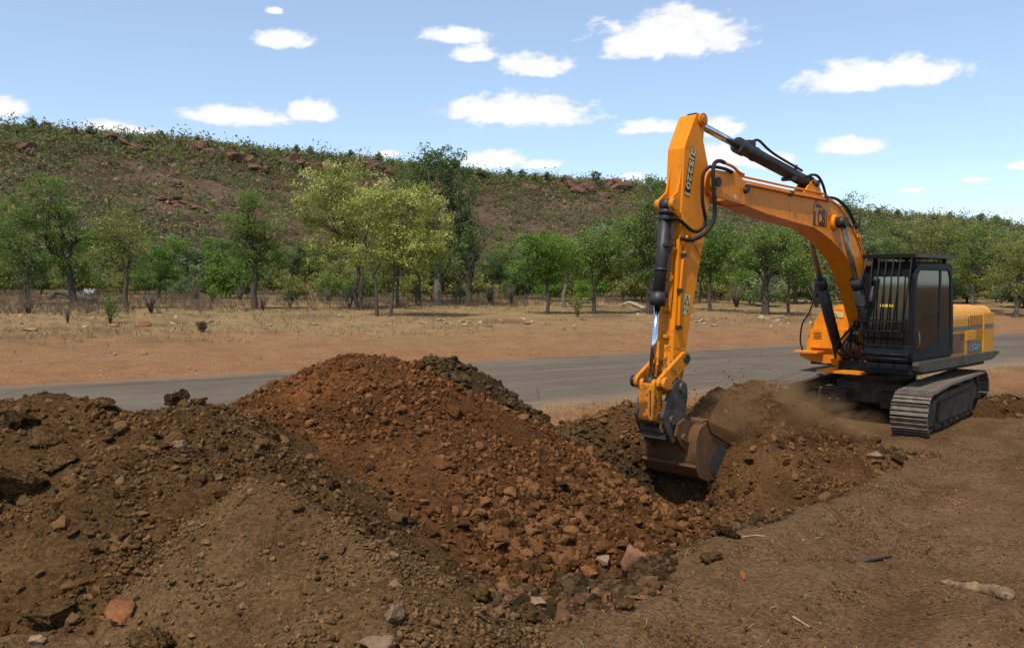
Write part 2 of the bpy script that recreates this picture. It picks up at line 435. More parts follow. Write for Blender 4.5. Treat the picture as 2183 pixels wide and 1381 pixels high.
# ------------------------------------------------------------------ road
def road_mat():
    m, N = new_mat('asphalt'); co = objco(N)
    rot = N('ShaderNodeMapping', {'Vector': co, 'Rotation': (0, 0, -math.atan2(RD[1], RD[0]))}).outputs[0]
    st = N('ShaderNodeVectorMath', {0: rot, 1: (.05, .55, 1)}, operation='MULTIPLY').outputs[0]
    a = N.noise(st, 1.6, 6, .6); b = N.noise(co, .5, 6, .65); g = N.noise(co, 70, 3, .8)
    f = N.math('ADD', N.math('MULTIPLY', a, .5), N.math('ADD', N.math('MULTIPLY', b, .35), N.math('MULTIPLY', g, .15)))
    c = N.ramp(f, [(.34, (.092, .075, .057)), (.52, (.128, .104, .079)), (.68, (.168, .137, .102))])
    p = N.noise(co, .35, 3, .5, .6)
    c = N.mix(N.ramp(p, [(.66, (0, 0, 0)), (.72, (1, 1, 1))]), c, (.078, .065, .052))
    sp_ = N('ShaderNodeSeparateXYZ', {0: rot}).outputs[1]
    edge = N.math('ABSOLUTE', N.math('SUBTRACT', sp_, 18.1)); ed = N('ShaderNodeMapRange', {0: N.math('ADD', edge, N.math('MULTIPLY', N.noise(co, 1.1, 5, .7), 2.4)), 1: 4.7, 2: 6.0, 3: 0, 4: .8}).outputs[0]
    c = N.mix(ed, c, (.24, .155, .095))                       # soil carried onto the edges
    lane = N('ShaderNodeMapRange', {0: N.math('ABSOLUTE', N.math('SUBTRACT', N.math('PINGPONG', N.math('ADD', sp_, .3), 1.0), .5)), 1: .0, 2: .4, 3: .22, 4: 0}).outputs[0]
    c = N.mix(N.math('MULTIPLY', lane, a), c, (.075, .063, .050))
    ck = N('ShaderNodeTexVoronoi', {'Vector': N('ShaderNodeVectorMath', {0: rot, 1: (.35, .8, 1)}, operation='MULTIPLY').outputs[0], 'Scale': .8}, feature='DISTANCE_TO_EDGE').outputs[0]
    c = N.mix(N('ShaderNodeMapRange', {0: ck, 1: 0, 2: .012, 3: .5, 4: 0}).outputs[0], c, (.05, .042, .034))
    finish(N, c, 1, 0, g, .25, .01, 0); return m
bm = bmesh.new()
ts = np.linspace(-70, 240, 200); rows = []
for t in ts:
    row = []
    for k, w in enumerate((ROAD_NEAR, ROAD_NEAR + .35, 18.1, ROAD_FAR - .35, ROAD_FAR)):
        wob = float(fbm(np.array([t / 1.3]), np.array([k * 7.0]), 3, 5)[0]) * .16 if k in (0, 4) else 0
        p = RD * t + RN * (w + wob); row.append(bm.verts.new((p[0], p[1], ROAD_Z + (.0, .012, .06, .012, .0)[k] - (.02 if k in (0, 4) else 0))))
    rows.append(row)
for a, b in zip(rows, rows[1:]):
    for k in range(4): bm.faces.new((a[k], b[k], b[k + 1], a[k + 1]))
for f in bm.faces: f.smooth = True
road = link('road', bm_mesh('road', bm), road_mat()); tag(road, 'worn grey tarred road crossing behind the soil heaps', kind='structure')

# ------------------------------------------------------------------ ridge
HX = [-900, 0, 250, 420, 600, 800, 1000, 1200, 1400, 1700, 1850, 2000, 2183, 3000]
HY = [262, 286, 304, 308, 332, 350, 374, 392, 404, 444, 462, 472, 492, 505]
def crest(a):
    px = CX + F * np.tan(np.clip(a, -.8, .75)); rc = np.interp(a, [-.9, -.53, .53, .9], [205, 230, 430, 520])
    return rc, CAM_H + (605 - np.interp(px, HX, HY)) / F * rc * np.cos(a)
def hill_h(x, y):
    a = np.arctan2(x, y); r = np.hypot(x, y); rc, zc = crest(a); s = (r - rc + 135) / 135
    p = np.interp(s, [0, .12, .5, .80, .86, 1.0, 1.1, 3], [0, .03, .38, .68, .80, .985, 1.0, .96])
    rough = fbm(x / 26, y / 26, 5, 12) * 3.2 * np.clip(s * 2, 0, 1) * np.clip((1.2 - s) * 1.5, .15, 1)
    led = np.abs(fbm(x / 9, y / 9, 4, 15)) * 1.6 * np.clip(s * 2, 0, 1) * np.clip((1.1 - s) * 2, 0, 1)
    return 2.2 + (zc - 2.2) * p + rough + led - np.where(s <= .02, 3, 0)
X, Y, Fc = polar(-.95, .9, 430, np.concatenate([np.geomspace(85, 480, 160), np.geomspace(500, 1400, 10)]))
Z = hill_h(X, Y)
def hill_mat():
    m, N = new_mat('hill_ground'); co = objco(N)
    a = N.noise(co, .05, 8, .7); b = N.noise(co, .45, 6, .75); c3 = N.noise(co, 1.8, 4, .7)
    f = N.math('ADD', N.math('MULTIPLY', a, .45), N.math('ADD', N.math('MULTIPLY', b, .35), N.math('MULTIPLY', c3, .2)))
    c = N.ramp(f, [(.36, (.070, .045, .030)), (.45, (.150, .098, .064)), (.55, (.215, .142, .092)), (.68, (.30, .205, .135))])  # tones lightened in place of haze over the distant ridge
    h = N.math('ADD', N.math('MULTIPLY', b, 1.0), N.math('MULTIPLY', c3, .5))
    finish(N, c, 1, 0, h, 1.0, 1.6, 0); return m
hill = link('hill', np_mesh('hill', np.stack([X, Y, Z], -1).reshape(-1, 3), Fc, False), hill_mat())
tag(hill, 'long stony reddish ridge covered in dry scrub', kind='structure')

# ------------------------------------------------------------------ soil heaps
HEAP_INFO = dict(
    red=('reddish-brown stony soil heap, the tallest, in the middle before the road', RED, .04),
    dark=('dark grey-brown cloddy ridge behind the flank of the tall reddish heap', DARK, .04),
    brown=('wide brown cloddy soil bank at the edge nearest the tall grass side', BROWN, .04),
    gravel=('smaller smooth brown heap of fine crumbly soil in front of the reddish heap', GRAVEL, .032),
    near=('low pale brown mound with a grey slab stone at the bottom edge', GRAVEL, .032),
    pile=('loose orange-brown soil pile in front of the excavator tracks', ORANGE, .045),
    windrow=('low strip of brown clods behind the near track at the right edge', BROWN, .045),
    berm=('rough red-brown bank of dug soil between the bucket and the road', ORANGE, .045),
)
HEAP_INFO['brown'] = ('wide brown cloddy soil bank cut off by the left edge of the photo',) + HEAP_INFO['brown'][1:]
HEAP_OBJ = {}
for hi, k in enumerate(HN):
    hp = HEAPS[k]; lab, cc, st = HEAP_INFO[k]
    zmax = hp.P[:, 2].max(); ext = (zmax + 1.0) / hp.slope + .6
    x0, y0 = hp.P[:, :2].min(0) - ext; x1, y1 = hp.P[:, :2].max(0) + ext
    y0 = max(y0, 2.5)
    gx = np.arange(x0, x1, st); gy = np.arange(y0, y1, st); X, Y = np.meshgrid(gx, gy, indexing='ij')
    Z = hp.h(X, Y); G = ground_h(X, Y)
    keep = Z > G - .12
    for j, kk in enumerate(HN):
        if kk != k: keep &= Z > HEAPS[kk].h(X, Y) - .25
    n1 = len(gy); i = np.arange(len(gx) * n1).reshape(len(gx), n1)[:-1, :-1]
    Fc = np.stack([i, i + n1, i + n1 + 1, i + 1], -1).reshape(-1, 4)
    kf = keep.ravel()[Fc].any(1); Fc = Fc[kf]
    used = np.unique(Fc); remap = np.zeros(X.size, int); remap[used] = np.arange(len(used))
    V = np.stack([X, Y, Z], -1).reshape(-1, 3)[used]
    # colour drift inside a heap
    cn = fbm(V[:, 0] / .9, V[:, 1] / .9, 4, 100 + hi)
    colr = np.ones((len(V), 3))
    if k == 'red':
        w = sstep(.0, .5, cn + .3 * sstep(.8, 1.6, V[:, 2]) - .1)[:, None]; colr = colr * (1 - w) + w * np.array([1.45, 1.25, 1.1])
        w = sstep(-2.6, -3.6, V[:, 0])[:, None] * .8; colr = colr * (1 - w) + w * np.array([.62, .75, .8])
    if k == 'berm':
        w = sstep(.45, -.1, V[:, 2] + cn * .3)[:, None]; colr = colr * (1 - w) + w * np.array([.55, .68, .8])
    if k == 'brown':
        w = sstep(.1, .6, cn)[:, None]; colr = colr * (1 - w) + w * np.array([1.15, 1.15, 1.15])
    if k in ('gravel', 'near'):
        w = sstep(0, .5, cn)[:, None] * .6; colr = colr * (1 - w) + w * np.array([1.2, 1.22, 1.25])
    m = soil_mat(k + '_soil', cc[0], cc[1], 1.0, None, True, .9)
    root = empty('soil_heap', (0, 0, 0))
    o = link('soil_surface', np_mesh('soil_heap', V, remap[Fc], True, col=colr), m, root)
    tag(root, lab, 'soil heap'); HEAP_OBJ[k] = root

# ------------------------------------------------------------------ clods and stones
def rock_proto(seed, sub, planes, squash=(1, .8, .62), lump=.2):
    """angular lump: a sphere cut by random planes"""
    r = np.random.default_rng(seed); bm = bmesh.new(); bmesh.ops.create_icosphere(bm, subdivisions=sub, radius=1)
    V = np.array([v.co[:] for v in bm.verts])
    for _ in range(planes):
        n = r.normal(size=3); n /= np.linalg.norm(n); k = r.uniform(.34, .74); d = V @ n
        V -= np.outer(np.maximum(0, d - k), n)
    V *= 1 + r.normal(size=(len(V), 1)) * .05 + (fbm(V[:, :1] * 1.9 + V[:, 2:] * .7 + seed, V[:, 1:2] * 1.9 - V[:, 2:] * 1.1, 3, seed % 7) * lump if sub > 1 else 0)
    V *= np.array(squash) * (1 + r.uniform(-.15, .2, 3))
    Fc = np.array([[v.index for v in f.verts] for f in bm.faces]); bm.free()
    V /= np.abs(V).max()
    return V, Fc
def tiny_proto(seed):
    r = np.random.default_rng(seed); V = np.array([(1, 0, 0), (-1, 0, 0), (0, 1, 0), (0, -1, 0), (0, 0, 1), (0, 0, -1)], float)
    V = V * r.uniform(.6, 1.1, (6, 1)) + r.normal(size=(6, 3)) * .18
    return V * np.array([1, .85, .7]), np.array([(0, 2, 4), (2, 1, 4), (1, 3, 4), (3, 0, 4), (2, 0, 5), (1, 2, 5), (3, 1, 5), (0, 3, 5)])
P_TINY = [tiny_proto(s) for s in range(8)]             # 8 triangles
P_SMALL = [rock_proto(s, 1, 5) for s in range(8)]      # 20 triangles
P_MID = [rock_proto(40 + s, 2, 9) for s in range(10)]  # 80
P_BIG = [rock_proto(80 + s, 3, 11) for s in range(8)]  # 320

def rnd_rot(n):
    q = RNG.normal(size=(n, 4)); q /= np.linalg.norm(q, axis=1)[:, None]; w, x, y, z = q.T
    return np.stack([1 - 2 * (y * y + z * z), 2 * (x * y - z * w), 2 * (x * z + y * w), 2 * (x * y + z * w), 1 - 2 * (x * x + z * z), 2 * (y * z - x * w),
                     2 * (x * z - y * w), 2 * (y * z + x * w), 1 - 2 * (x * x + y * y)], 1).reshape(n, 3, 3)

def scatter_mesh(name, pos, size, protos, mat, parent, kind='stuff', tint=None):
    Vs, Fs, Ts = [], [], []; off = 0; n = len(pos)
    if n == 0: return None
    Rm = rnd_rot(n); which = RNG.integers(0, len(protos), n); tint = RNG.random(n) if tint is None else tint
    for pi, (V, Fc) in enumerate(protos):
        idx = np.where(which == pi)[0]
        if len(idx) == 0: continue
        P = np.einsum('nij,vj->nvi', Rm[idx], V) * size[idx, None, None] + pos[idx, None, :]
        Vs.append(P.reshape(-1, 3)); Ts.append(np.repeat(tint[idx], len(V)))
        Fs.append((Fc[None] + (np.arange(len(idx)) * len(V))[:, None, None] + off).reshape(-1, 3)); off += len(idx) * len(V)
    o = link(name, np_mesh(name, np.concatenate(Vs), np.concatenate(Fs), False, tint=np.concatenate(Ts)), mat, parent)
    if kind: o['kind'] = kind
    return o

PAL = {'ground': TAN, 'pit': ((.05, .033, .020), (.17, .088, .044)), 'red': RED, 'dark': DARK, 'brown': BROWN, 'gravel': GRAVEL, 'near': GRAVEL, 'pile': ORANGE, 'berm': ORANGE, 'windrow': BROWN, 'rbrown': RBROWN}
CM_T = {k: clod_mat('clods_' + k, tuple(c * .85 for c in v[0]), tuple(c * 1.18 for c in v[1])) for k, v in PAL.items()}
CM_O = {k: clod_mat('clod_' + k, tuple(c * .85 for c in v[0]), tuple(c * 1.18 for c in v[1]), 'obj') for k, v in PAL.items()}

def visible(x, y, z, tol=.22):
    ok = np.ones(len(x), bool)
    for t in np.linspace(.04, .8, 34):
        px, py, pz = x * (1 - t), y * (1 - t), z * (1 - t) + CAM_H * t
        m = py > GY0; h, _ = look(px, py); ok &= ~(m & (h > pz + tol))
    return ok
N_C = 365000
d = 4.3 * (20 / 4.3) ** RNG.random(N_C)
a = RNG.uniform(-.62, .62, N_C); x = d * np.tan(a); y = d
z, w = look(x, y); sd = poly_sd(x, y, RIM)
region = np.array(['ground'] + HN)[w]
region = np.where((region == 'ground') & (sd > -.12 + .2 * fbm(x, y, 3, 8)), 'pit', region)
ok = visible(x, y, z)
rimn = sstep(-2.2, -.05, sd)
dens = {'red': .5, 'dark': .5, 'brown': .44, 'gravel': .42, 'near': .36, 'pile': .36, 'berm': .5, 'pit': .6, 'windrow': .5}
p = np.array([dens.get(r, 0) for r in region])
p = np.where(region == 'ground', .035 + .5 * rimn ** 1.5 * (fbm(x / .8, y / .8, 3, 18) > -.05) + .3 * (fbm(x / .5, y / .5, 3, 19) > .30), p)
vv = RN[0] * x + RN[1] * y
p = np.where((region == 'ground') & (vv > 11.4), .04, p)
p *= np.clip(.75 + fbm(x / .6, y / .6, 4, 58) * 2.0, .12, 1.9)
p = np.where((region == 'red') & (sd > 0) & (z < .35), p * 1.3, p)
ok &= RNG.random(N_C) < p
ok &= ~((np.hypot(x - EXC[0], y - EXC[1]) < 2.4))
x, y, z, region, sd, d = x[ok], y[ok], z[ok], region[ok], sd[ok], d[ok]
base = {'red': .019, 'dark': .030, 'brown': .017, 'gravel': .0115, 'near': .012, 'pile': .021, 'berm': .027, 'pit': .027, 'ground': .010, 'windrow': .03}
big = {'red': .55, 'dark': .5, 'brown': .58, 'gravel': .5, 'near': .5, 'pile': .6, 'berm': .52, 'pit': .55, 'ground': .45, 'windrow': .5}
s = np.array([base[r] for r in region]) * np.exp(RNG.normal(size=len(x)) * np.array([big[r] for r in region]))
lowred = (region == 'red') & (z < .75); s[lowred] *= 1.0 + .7 * sstep(.75, -.2, z[lowred])
leftb = (region == 'brown') & (x < -3.3) ; s[leftb] *= 1.05
s = np.minimum(s, np.where(region == 'ground', .045, .12)); s = np.maximum(s, .004 + d * .0008)
pal = region.copy()
rw = fbm(x / .9, y / .9, 4, 101) + .55 * sstep(.5, 1.5, z) - .5 * sstep(-2.7, -3.4, x) - .02 + RNG.normal(size=len(x)) * .25
pal = np.where((region == 'red') & (rw < 0), 'rbrown', pal)
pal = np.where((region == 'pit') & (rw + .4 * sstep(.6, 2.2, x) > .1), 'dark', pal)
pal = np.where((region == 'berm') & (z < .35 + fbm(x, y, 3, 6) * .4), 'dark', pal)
PARENT = dict(HEAP_OBJ); PARENT['ground'] = ground; PARENT['pit'] = ground
n_ind = {'red': 240, 'dark': 90, 'brown': 260, 'gravel': 120, 'near': 60, 'pile': 110, 'berm': 110, 'pit': 200, 'ground': 60, 'windrow': 40}
cut = {k: -np.sort(-(s / d)[region == k])[:n_ind[k]][-1] for k in n_ind if (region == k).any()}
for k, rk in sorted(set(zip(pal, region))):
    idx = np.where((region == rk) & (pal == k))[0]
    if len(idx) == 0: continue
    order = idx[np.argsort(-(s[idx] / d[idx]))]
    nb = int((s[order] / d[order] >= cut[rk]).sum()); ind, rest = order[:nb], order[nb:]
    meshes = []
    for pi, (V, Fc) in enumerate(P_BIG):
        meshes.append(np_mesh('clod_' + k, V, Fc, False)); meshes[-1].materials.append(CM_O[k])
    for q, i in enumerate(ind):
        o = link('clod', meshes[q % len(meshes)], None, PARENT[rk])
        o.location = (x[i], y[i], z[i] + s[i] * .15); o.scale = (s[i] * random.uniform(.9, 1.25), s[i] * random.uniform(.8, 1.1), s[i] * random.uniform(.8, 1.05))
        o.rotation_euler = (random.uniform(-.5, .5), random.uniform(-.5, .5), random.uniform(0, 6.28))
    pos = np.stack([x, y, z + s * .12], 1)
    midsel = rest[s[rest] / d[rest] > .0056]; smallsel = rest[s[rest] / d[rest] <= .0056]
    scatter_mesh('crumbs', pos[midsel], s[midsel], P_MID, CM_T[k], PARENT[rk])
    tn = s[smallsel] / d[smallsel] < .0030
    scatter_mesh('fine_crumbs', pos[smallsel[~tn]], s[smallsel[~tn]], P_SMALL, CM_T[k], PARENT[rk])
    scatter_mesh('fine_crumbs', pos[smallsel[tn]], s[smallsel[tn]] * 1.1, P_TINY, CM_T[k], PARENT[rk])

# single stones and boulders that stand out
def stone_mat(name, col, col2, sc=9):
    m, N = new_mat(name); co = objco(N)
    n = N.noise(co, sc * .12, 6, .7); n2 = N.noise(co, sc, 5, .75)
    c = N.ramp(N.math('ADD', N.math('MULTIPLY', n, .6), N.math('MULTIPLY', n2, .4)), [(.35, col), (.62, col2)])
    finish(N, c, .9, 0, N.math('ADD', n2, N.noise(co, sc * 5, 4, .7)), .7, .014, 0); return m
S_OR = stone_mat('stone_orange', (.12, .045, .018), (.26, .110, .048)); S_PK = stone_mat('stone_pink', (.17, .080, .045), (.29, .155, .090))
S_PALE = stone_mat('stone_pale', (.18, .115, .068), (.31, .205, .125)); S_GREY = stone_mat('stone_grey', (.13, .082, .048), (.25, .168, .105))
S_BR = soil_mat('boulder_brown', (.066, .036, .015), (.185, .108, .048), 1.6, bstr=1.0); S_DK = soil_mat('boulder_dark', (.030, .019, .009), (.088, .054, .026), 1.6, bstr=1.0)
STONES = [  # photo x, y of its foot, width px, height px, material, seed, tilt, label, category
    (262, 1322, 72, 46, S_OR, 3, (.1, .2), 'orange block stone in a hollow near the bottom of the brown bank', 'stone'),
    (1342, 1232, 52, 72, S_PK, 5, (.5, 1.2), 'upright angular pinkish rock at the foot of the reddish heap', 'rock'),
    (1288, 1212, 36, 30, S_PALE, 9, (.3, .2), 'pale buff stone beside the upright pinkish rock', 'stone'),
    (1262, 1238, 46, 38, S_OR, 12, (.2, .5), 'rounded brown-red stone touching the pale buff stone in the pit', 'stone'),
    (1148, 1296, 40, 27, S_PALE, 14, (.1, .1), 'pale oval stone low in the pit, with a broken white face', 'stone'),
    (945, 1004, 44, 32, S_OR, 17, (.3, .6), 'rusty wedge-shaped stone alone on the middle of the reddish heap', 'stone'),
    (838, 1332, 46, 56, S_GREY, 21, (.9, .2), 'grey leaning slab stone on the low pale mound', 'stone'),
    (812, 1392, 84, 44, S_GREY, 23, (.2, .2), 'flat pale stone half buried, cut by the bottom edge', 'stone'),
    (78, 1376, 44, 26, S_PALE, 27, (.2, .3), 'small pale flat stone in the bottom corner of the brown bank', 'stone'),
    (28, 918, 80, 66, S_DK, 29, (.1, .3), 'big dark boulder clod, topmost against the left edge', 'boulder'),
    (36, 1062, 150, 100, S_BR, 31, (.2, .3), 'largest brown boulder clod below the dark one at the left edge', 'boulder'),
    (122, 998, 84, 44, S_BR, 33, (.1, .1), 'flat-topped brown clod right of the largest boulder', 'clod'),
    (78, 946, 82, 44, S_BR, 61, (.1, .4), 'brown boulder clod between the dark boulder and the flat-topped clod', 'clod'),
    (208, 866, 52, 32, S_BR, 35, (.1, .2), 'brown clod on the crest of the brown bank against the road', 'clod'),
    (375, 866, 52, 36, S_DK, 37, (.2, .1), 'crumbly dark clod on the crest, left of a matching pair', 'clod'),
    (420, 866, 46, 32, S_BR, 39, (.1, .3), 'crumbly brown clod on the crest, right of a matching pair', 'clod'),
    (120, 1330, 104, 62, S_BR, 41, (.1, .2), 'big rounded brown clod left of the orange block stone', 'boulder'),
    (300, 1395, 90, 60, S_BR, 43, (.2, .2), 'brown clod under the orange block stone at the bottom edge', 'clod'),
    (208, 1180, 46, 26, S_BR, 45, (.1, .2), 'brown flat clod in the middle of the brown bank', 'clod'),
    (386, 958, 38, 22, S_GREY, 47, (.0, .2), 'flat greyish stone high on the brown bank', 'stone'),
    (1030, 1290, 60, 44, S_BR, 49, (.2, .2), 'lumpy brown clod on the near side of the pit', 'clod'),
    (1120, 1328, 66, 46, S_BR, 51, (.2, .3), 'lumpy brown clod at the pit rim below the pale oval stone', 'clod'),
    (1330, 1300, 56, 36, S_BR, 53, (.2, .3), 'brown clod under the upright pinkish rock', 'clod'),
    (1128, 1230, 60, 44, S_BR, 65, (.2, .3), 'brown clod in the middle of the pit floor', 'clod'),
    (1520, 1195, 52, 26, S_BR, 55, (.2, .3), 'dusty clod standing on the rim of the scraped ground', 'clod'),
    (1545, 1142, 56, 30, S_DK, 57, (.2, .3), 'dark wet clod in the trench below the bucket', 'clod'),
    (1865, 980, 30, 20, S_GREY, 59, (.2, .3), 'grey stone by the front of the near track', 'stone'),
]
for px, py, wp, hp_, mt, sd_, (tx, ty), lab, cat in STONES:
    p = hit(px, py)
    while px < 600 and p[1] > 10.5: py += 3; p = hit(px, py)        # stays on the bank, not on the road behind it
    soft = mt in (S_BR, S_DK); V, Fc = rock_proto(sd_, 5 if soft else 4, 10 if soft else 15, (1, .85, .95), .5 if soft else .12); Wd = wp / F * p[1] / 2; Hd = hp_ / F * p[1] / 2
    rr = np.random.default_rng(sd_)
    V = V / np.ptp(V, axis=0) * 2 * np.array([Wd, Wd * .8, Hd])
    nrm = np.array([fbm(V[:, 0] / Wd * 1.7 + V[:, 2] / Hd, V[:, 1] / Wd * 1.7, 4, sd_), fbm(V[:, 1] / Wd * 1.7, V[:, 2] / Hd * 1.7, 4, sd_ + 3)]).T
    V = V * (1 + (nrm[:, :1] * .10 + nrm[:, 1:] * .08) * (1.8 if soft else .6))
    if soft: V = V * (1 + fbm(V[:, :1] / Wd * 6 + V[:, 2:] / Hd * 3, V[:, 1:2] / Wd * 6 - V[:, 2:] / Hd * 3, 3, sd_) * .14)
    o = link({'boulder': 'boulder', 'clod': 'soil_boulder', 'stone': 'stone', 'rock': 'rock'}[cat], np_mesh(cat, V, Fc, mt in (S_BR, S_DK)), mt)
    o.location = (p[0], p[1] + Wd * .3, p[2] + Hd * (.56 if soft else .72)); o.rotation_euler = (tx * .3 - .1, ty * .3, rr.uniform(-.5, .5))
    tag(o, lab, cat)

# ------------------------------------------------------------------ vegetation
BARK = simple('bark', (.070, .054, .040), .95, nscale=14, var=.5, bstr=.6)
BARK_PALE = simple('pale_bark', (.14, .118, .094), .95, nscale=12, var=.45, bstr=.6)
DEADWOOD = simple('dead_wood', (.17, .145, .12), .95, nscale=16, var=.4, bstr=.6)
L_GREEN = leaf_mat('leaf_green', (0.068, 0.102, 0.027), (0.145, 0.205, 0.049), (0.265, 0.337, 0.091))
L_BRIGHT = leaf_mat('leaf_bright', (0.061, 0.106, 0.019), (0.129, 0.219, 0.036), (0.229, 0.346, 0.068))
L_DARK = leaf_mat('leaf_dark', (0.051, 0.078, 0.029), (0.108, 0.153, 0.052), (0.204, 0.262, 0.096))
L_OLIVE = leaf_mat('leaf_olive', (0.104, 0.114, 0.034), (0.209, 0.218, 0.061), (0.352, 0.341, 0.109))
L_YELLOW = leaf_mat('leaf_yellow', (0.107, 0.123, 0.025), (0.245, 0.262, 0.057), (0.605, 0.601, 0.199))
L_GREY = leaf_mat('leaf_greygreen', (0.100, 0.128, 0.062), (0.190, 0.233, 0.113), (0.308, 0.358, 0.181))
L_DRY = leaf_mat('dry_leaf', (.09, .066, .042), (.155, .118, .076), (.24, .185, .12))
L_HILLG = leaf_mat('scrub_greygreen', (0.067, 0.084, 0.038), (0.151, 0.179, 0.080), (0.268, 0.305, 0.145)); L_HILLO = leaf_mat('scrub_olive', (0.084, 0.090, 0.029), (0.184, 0.185, 0.058), (0.301, 0.299, 0.112))  # both scrub colours lightened to stand in for haze
L_HILLD = leaf_mat('scrub_dry', (.12, .085, .055), (.20, .145, .095), (.30, .23, .15))  # dry scrub likewise paler to imitate haze
STRAW = leaf_mat('straw', (.14, .095, .048), (.27, .19, .10), (.42, .31, .17), .15)

def leaf_tris(C, size, rng):
    V, _ = leaf_quads(C, size * 1.15, rng, 0, 1.7); V = V.reshape(-1, 4, 3)[:, :3].reshape(-1, 3)
    return V, np.arange(len(V)).reshape(-1, 3)

def leaf_quads(C, size, rng, droop=.0, wide=1.0):
    n = len(C); a = rng.normal(size=(n, 3)); a /= np.linalg.norm(a, axis=1)[:, None]
    b = rng.normal(size=(n, 3)); b -= (b * a).sum(1)[:, None] * a; b /= np.linalg.norm(b, axis=1)[:, None]
    l = size * rng.uniform(.6, 1.35, n); w = l * rng.uniform(.38, .62, n) * wide
    A = a * l[:, None] * .5; B = b * w[:, None] * .5; A[:, 2] -= droop * l
    V = np.stack([C - A, C + B, C + A, C - B], 1).reshape(-1, 3)
    return V, np.arange(4 * n).reshape(n, 4)

def tree_meshes(seed, H, lumps, trunk_r=0.096, fork=.3, n_clump=90, per=70, leaf=.125, cl_r=.38, stems=1, lean=(0, 0), wood_vis=1.0, flower=0):
    """lumps: ellipsoids (x, y, z, rx, ry, rz) as fractions of H; returns wood mesh and crown mesh"""
    rng = np.random.default_rng(seed); rd = random.Random(seed)
    bm = bmesh.new(); vols = np.array([l[3] * l[4] * l[5] for l in lumps]) ** .8; vols /= vols.sum()
    clumps, ct, lump_i = [], [], []
    for k, l in enumerate(lumps):
        n = max(5, int(round(n_clump * vols[k])))
        for _ in range(n):
            u = rng.normal(size=3); u /= np.linalg.norm(u); rr = rng.random() ** .38 * (1.0 if rng.random() > .2 else rng.uniform(1.1, 1.5))
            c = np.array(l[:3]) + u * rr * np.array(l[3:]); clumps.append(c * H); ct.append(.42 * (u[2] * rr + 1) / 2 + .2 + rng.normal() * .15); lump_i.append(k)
    clumps = np.array(clumps); ct = np.array(ct)
    forks = []
    for s in range(stems):
        off = np.array([rd.uniform(-.05, .05), rd.uniform(-.03, .03)]) * (stems > 1) * H
        top = Vector((lean[0] * H * .5 + off[0] * 1.6, lean[1] * H * .5 + off[1] * 1.6, fork * H * rd.uniform(.85, 1.15)))
        pts = [Vector((off[0], off[1], -.25)), Vector((off[0] * 1.1 + top.x * .2 + rd.uniform(-.04, .04) * H * .6, off[1], fork * H * .35)),
               Vector((top.x * .6 + off[0] * .5 + rd.uniform(-.03, .03) * H * .6, top.y * .6, fork * H * .7)), top]
        P = spline(pts, 4); r0 = trunk_r * (1.0 if stems == 1 else .72)
        add_tube(bm, P, [r0 * (1.35 - .6 * i / (len(P) - 1)) for i in range(len(P))], 8); forks.append((top, r0 * .72))
    for k, l in enumerate(lumps):
        tgt = Vector(np.array(l[:3]) * H); tgt.z -= l[5] * H * .25
        f, r0 = min(forks, key=lambda q: (q[0] - tgt).length)
        mid = f.lerp(tgt, .5) + Vector((rd.uniform(-.1, .1), rd.uniform(-.06, .06), rd.uniform(-.02, .06))) * H
        P = spline([f - Vector((0, 0, .05 * H)), f.lerp(mid, .5) + Vector((rd.uniform(-.03, .03) * H, 0, 0)), mid, tgt], 4)
        add_tube(bm, P, [r0 * (.85 - .62 * i / (len(P) - 1)) for i in range(len(P))], 6)
        mine = [i for i in range(len(clumps)) if lump_i[i] == k]
        for i in mine[::2]:
            c = Vector(clumps[i]); s = P[rd.randrange(len(P) // 3, len(P))]
            m2 = s.lerp(c, .5) + Vector((rd.uniform(-.05, .05), rd.uniform(-.05, .05), rd.uniform(-.01, .05))) * H
            add_tube(bm, [s, m2, c], [r0 * .28, r0 * .17, r0 * .05], 4)
    wood = bm_mesh('wood', bm)
    nl = per * len(clumps); ci = np.repeat(np.arange(len(clumps)), per)
    rad = cl_r * rng.uniform(.6, 1.25, len(clumps))
    g = np.clip(rng.normal(size=(nl, 3)), -1.7, 1.7) * np.array([1, 1, .62]); g *= rad[ci, None] * .62
    C = clumps[ci] + g
    C[:, 2] = np.maximum(C[:, 2], .12 * H + rng.random(nl) * .1 * H)
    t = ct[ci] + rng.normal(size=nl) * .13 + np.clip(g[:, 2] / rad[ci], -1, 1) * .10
    if flower:
        fl = rng.random(len(clumps)) < flower; t = np.where(fl[ci] & (g[:, 2] > -.1), t + .38, t)
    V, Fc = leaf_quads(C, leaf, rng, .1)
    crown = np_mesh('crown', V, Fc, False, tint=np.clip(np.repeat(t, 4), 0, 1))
    return wood, crown

def put_tree(name, meshes, mats, loc, rz=0, sc=1, label=None, group=None, flat=None):
    root = empty(name, loc, rz); root.scale = (sc, sc, sc) if flat is None else (sc * flat, sc * flat, sc)
    for nm, me, mt in (('trunk', meshes[0], mats[0]), ('crown', meshes[1], mats[1])): link(nm, me, mt, root)
    tag(root, label, 'tree', group); return root

def gpos(px, d, dz=0):
    x = (px - CX) / F * d; return (x, d, float(ground_h(np.array([x]), np.array([d]))[0]) + dz)

# lumps helper: list of (dx px, y px, rx px, ry px) read against the tree's base pixel -> fractions of H
def crown_from(px, base_y, top_y, ell):
    hp = base_y - top_y; out = []
    for i, (x, y, rx, ry) in enumerate(ell):
        out.append(((x - px) / hp, (((i * 37) % 7) / 7 - .5) * .35 * rx / hp * 2, (base_y - y) / hp, rx / hp, .9 * rx / hp, ry / hp))
    return out

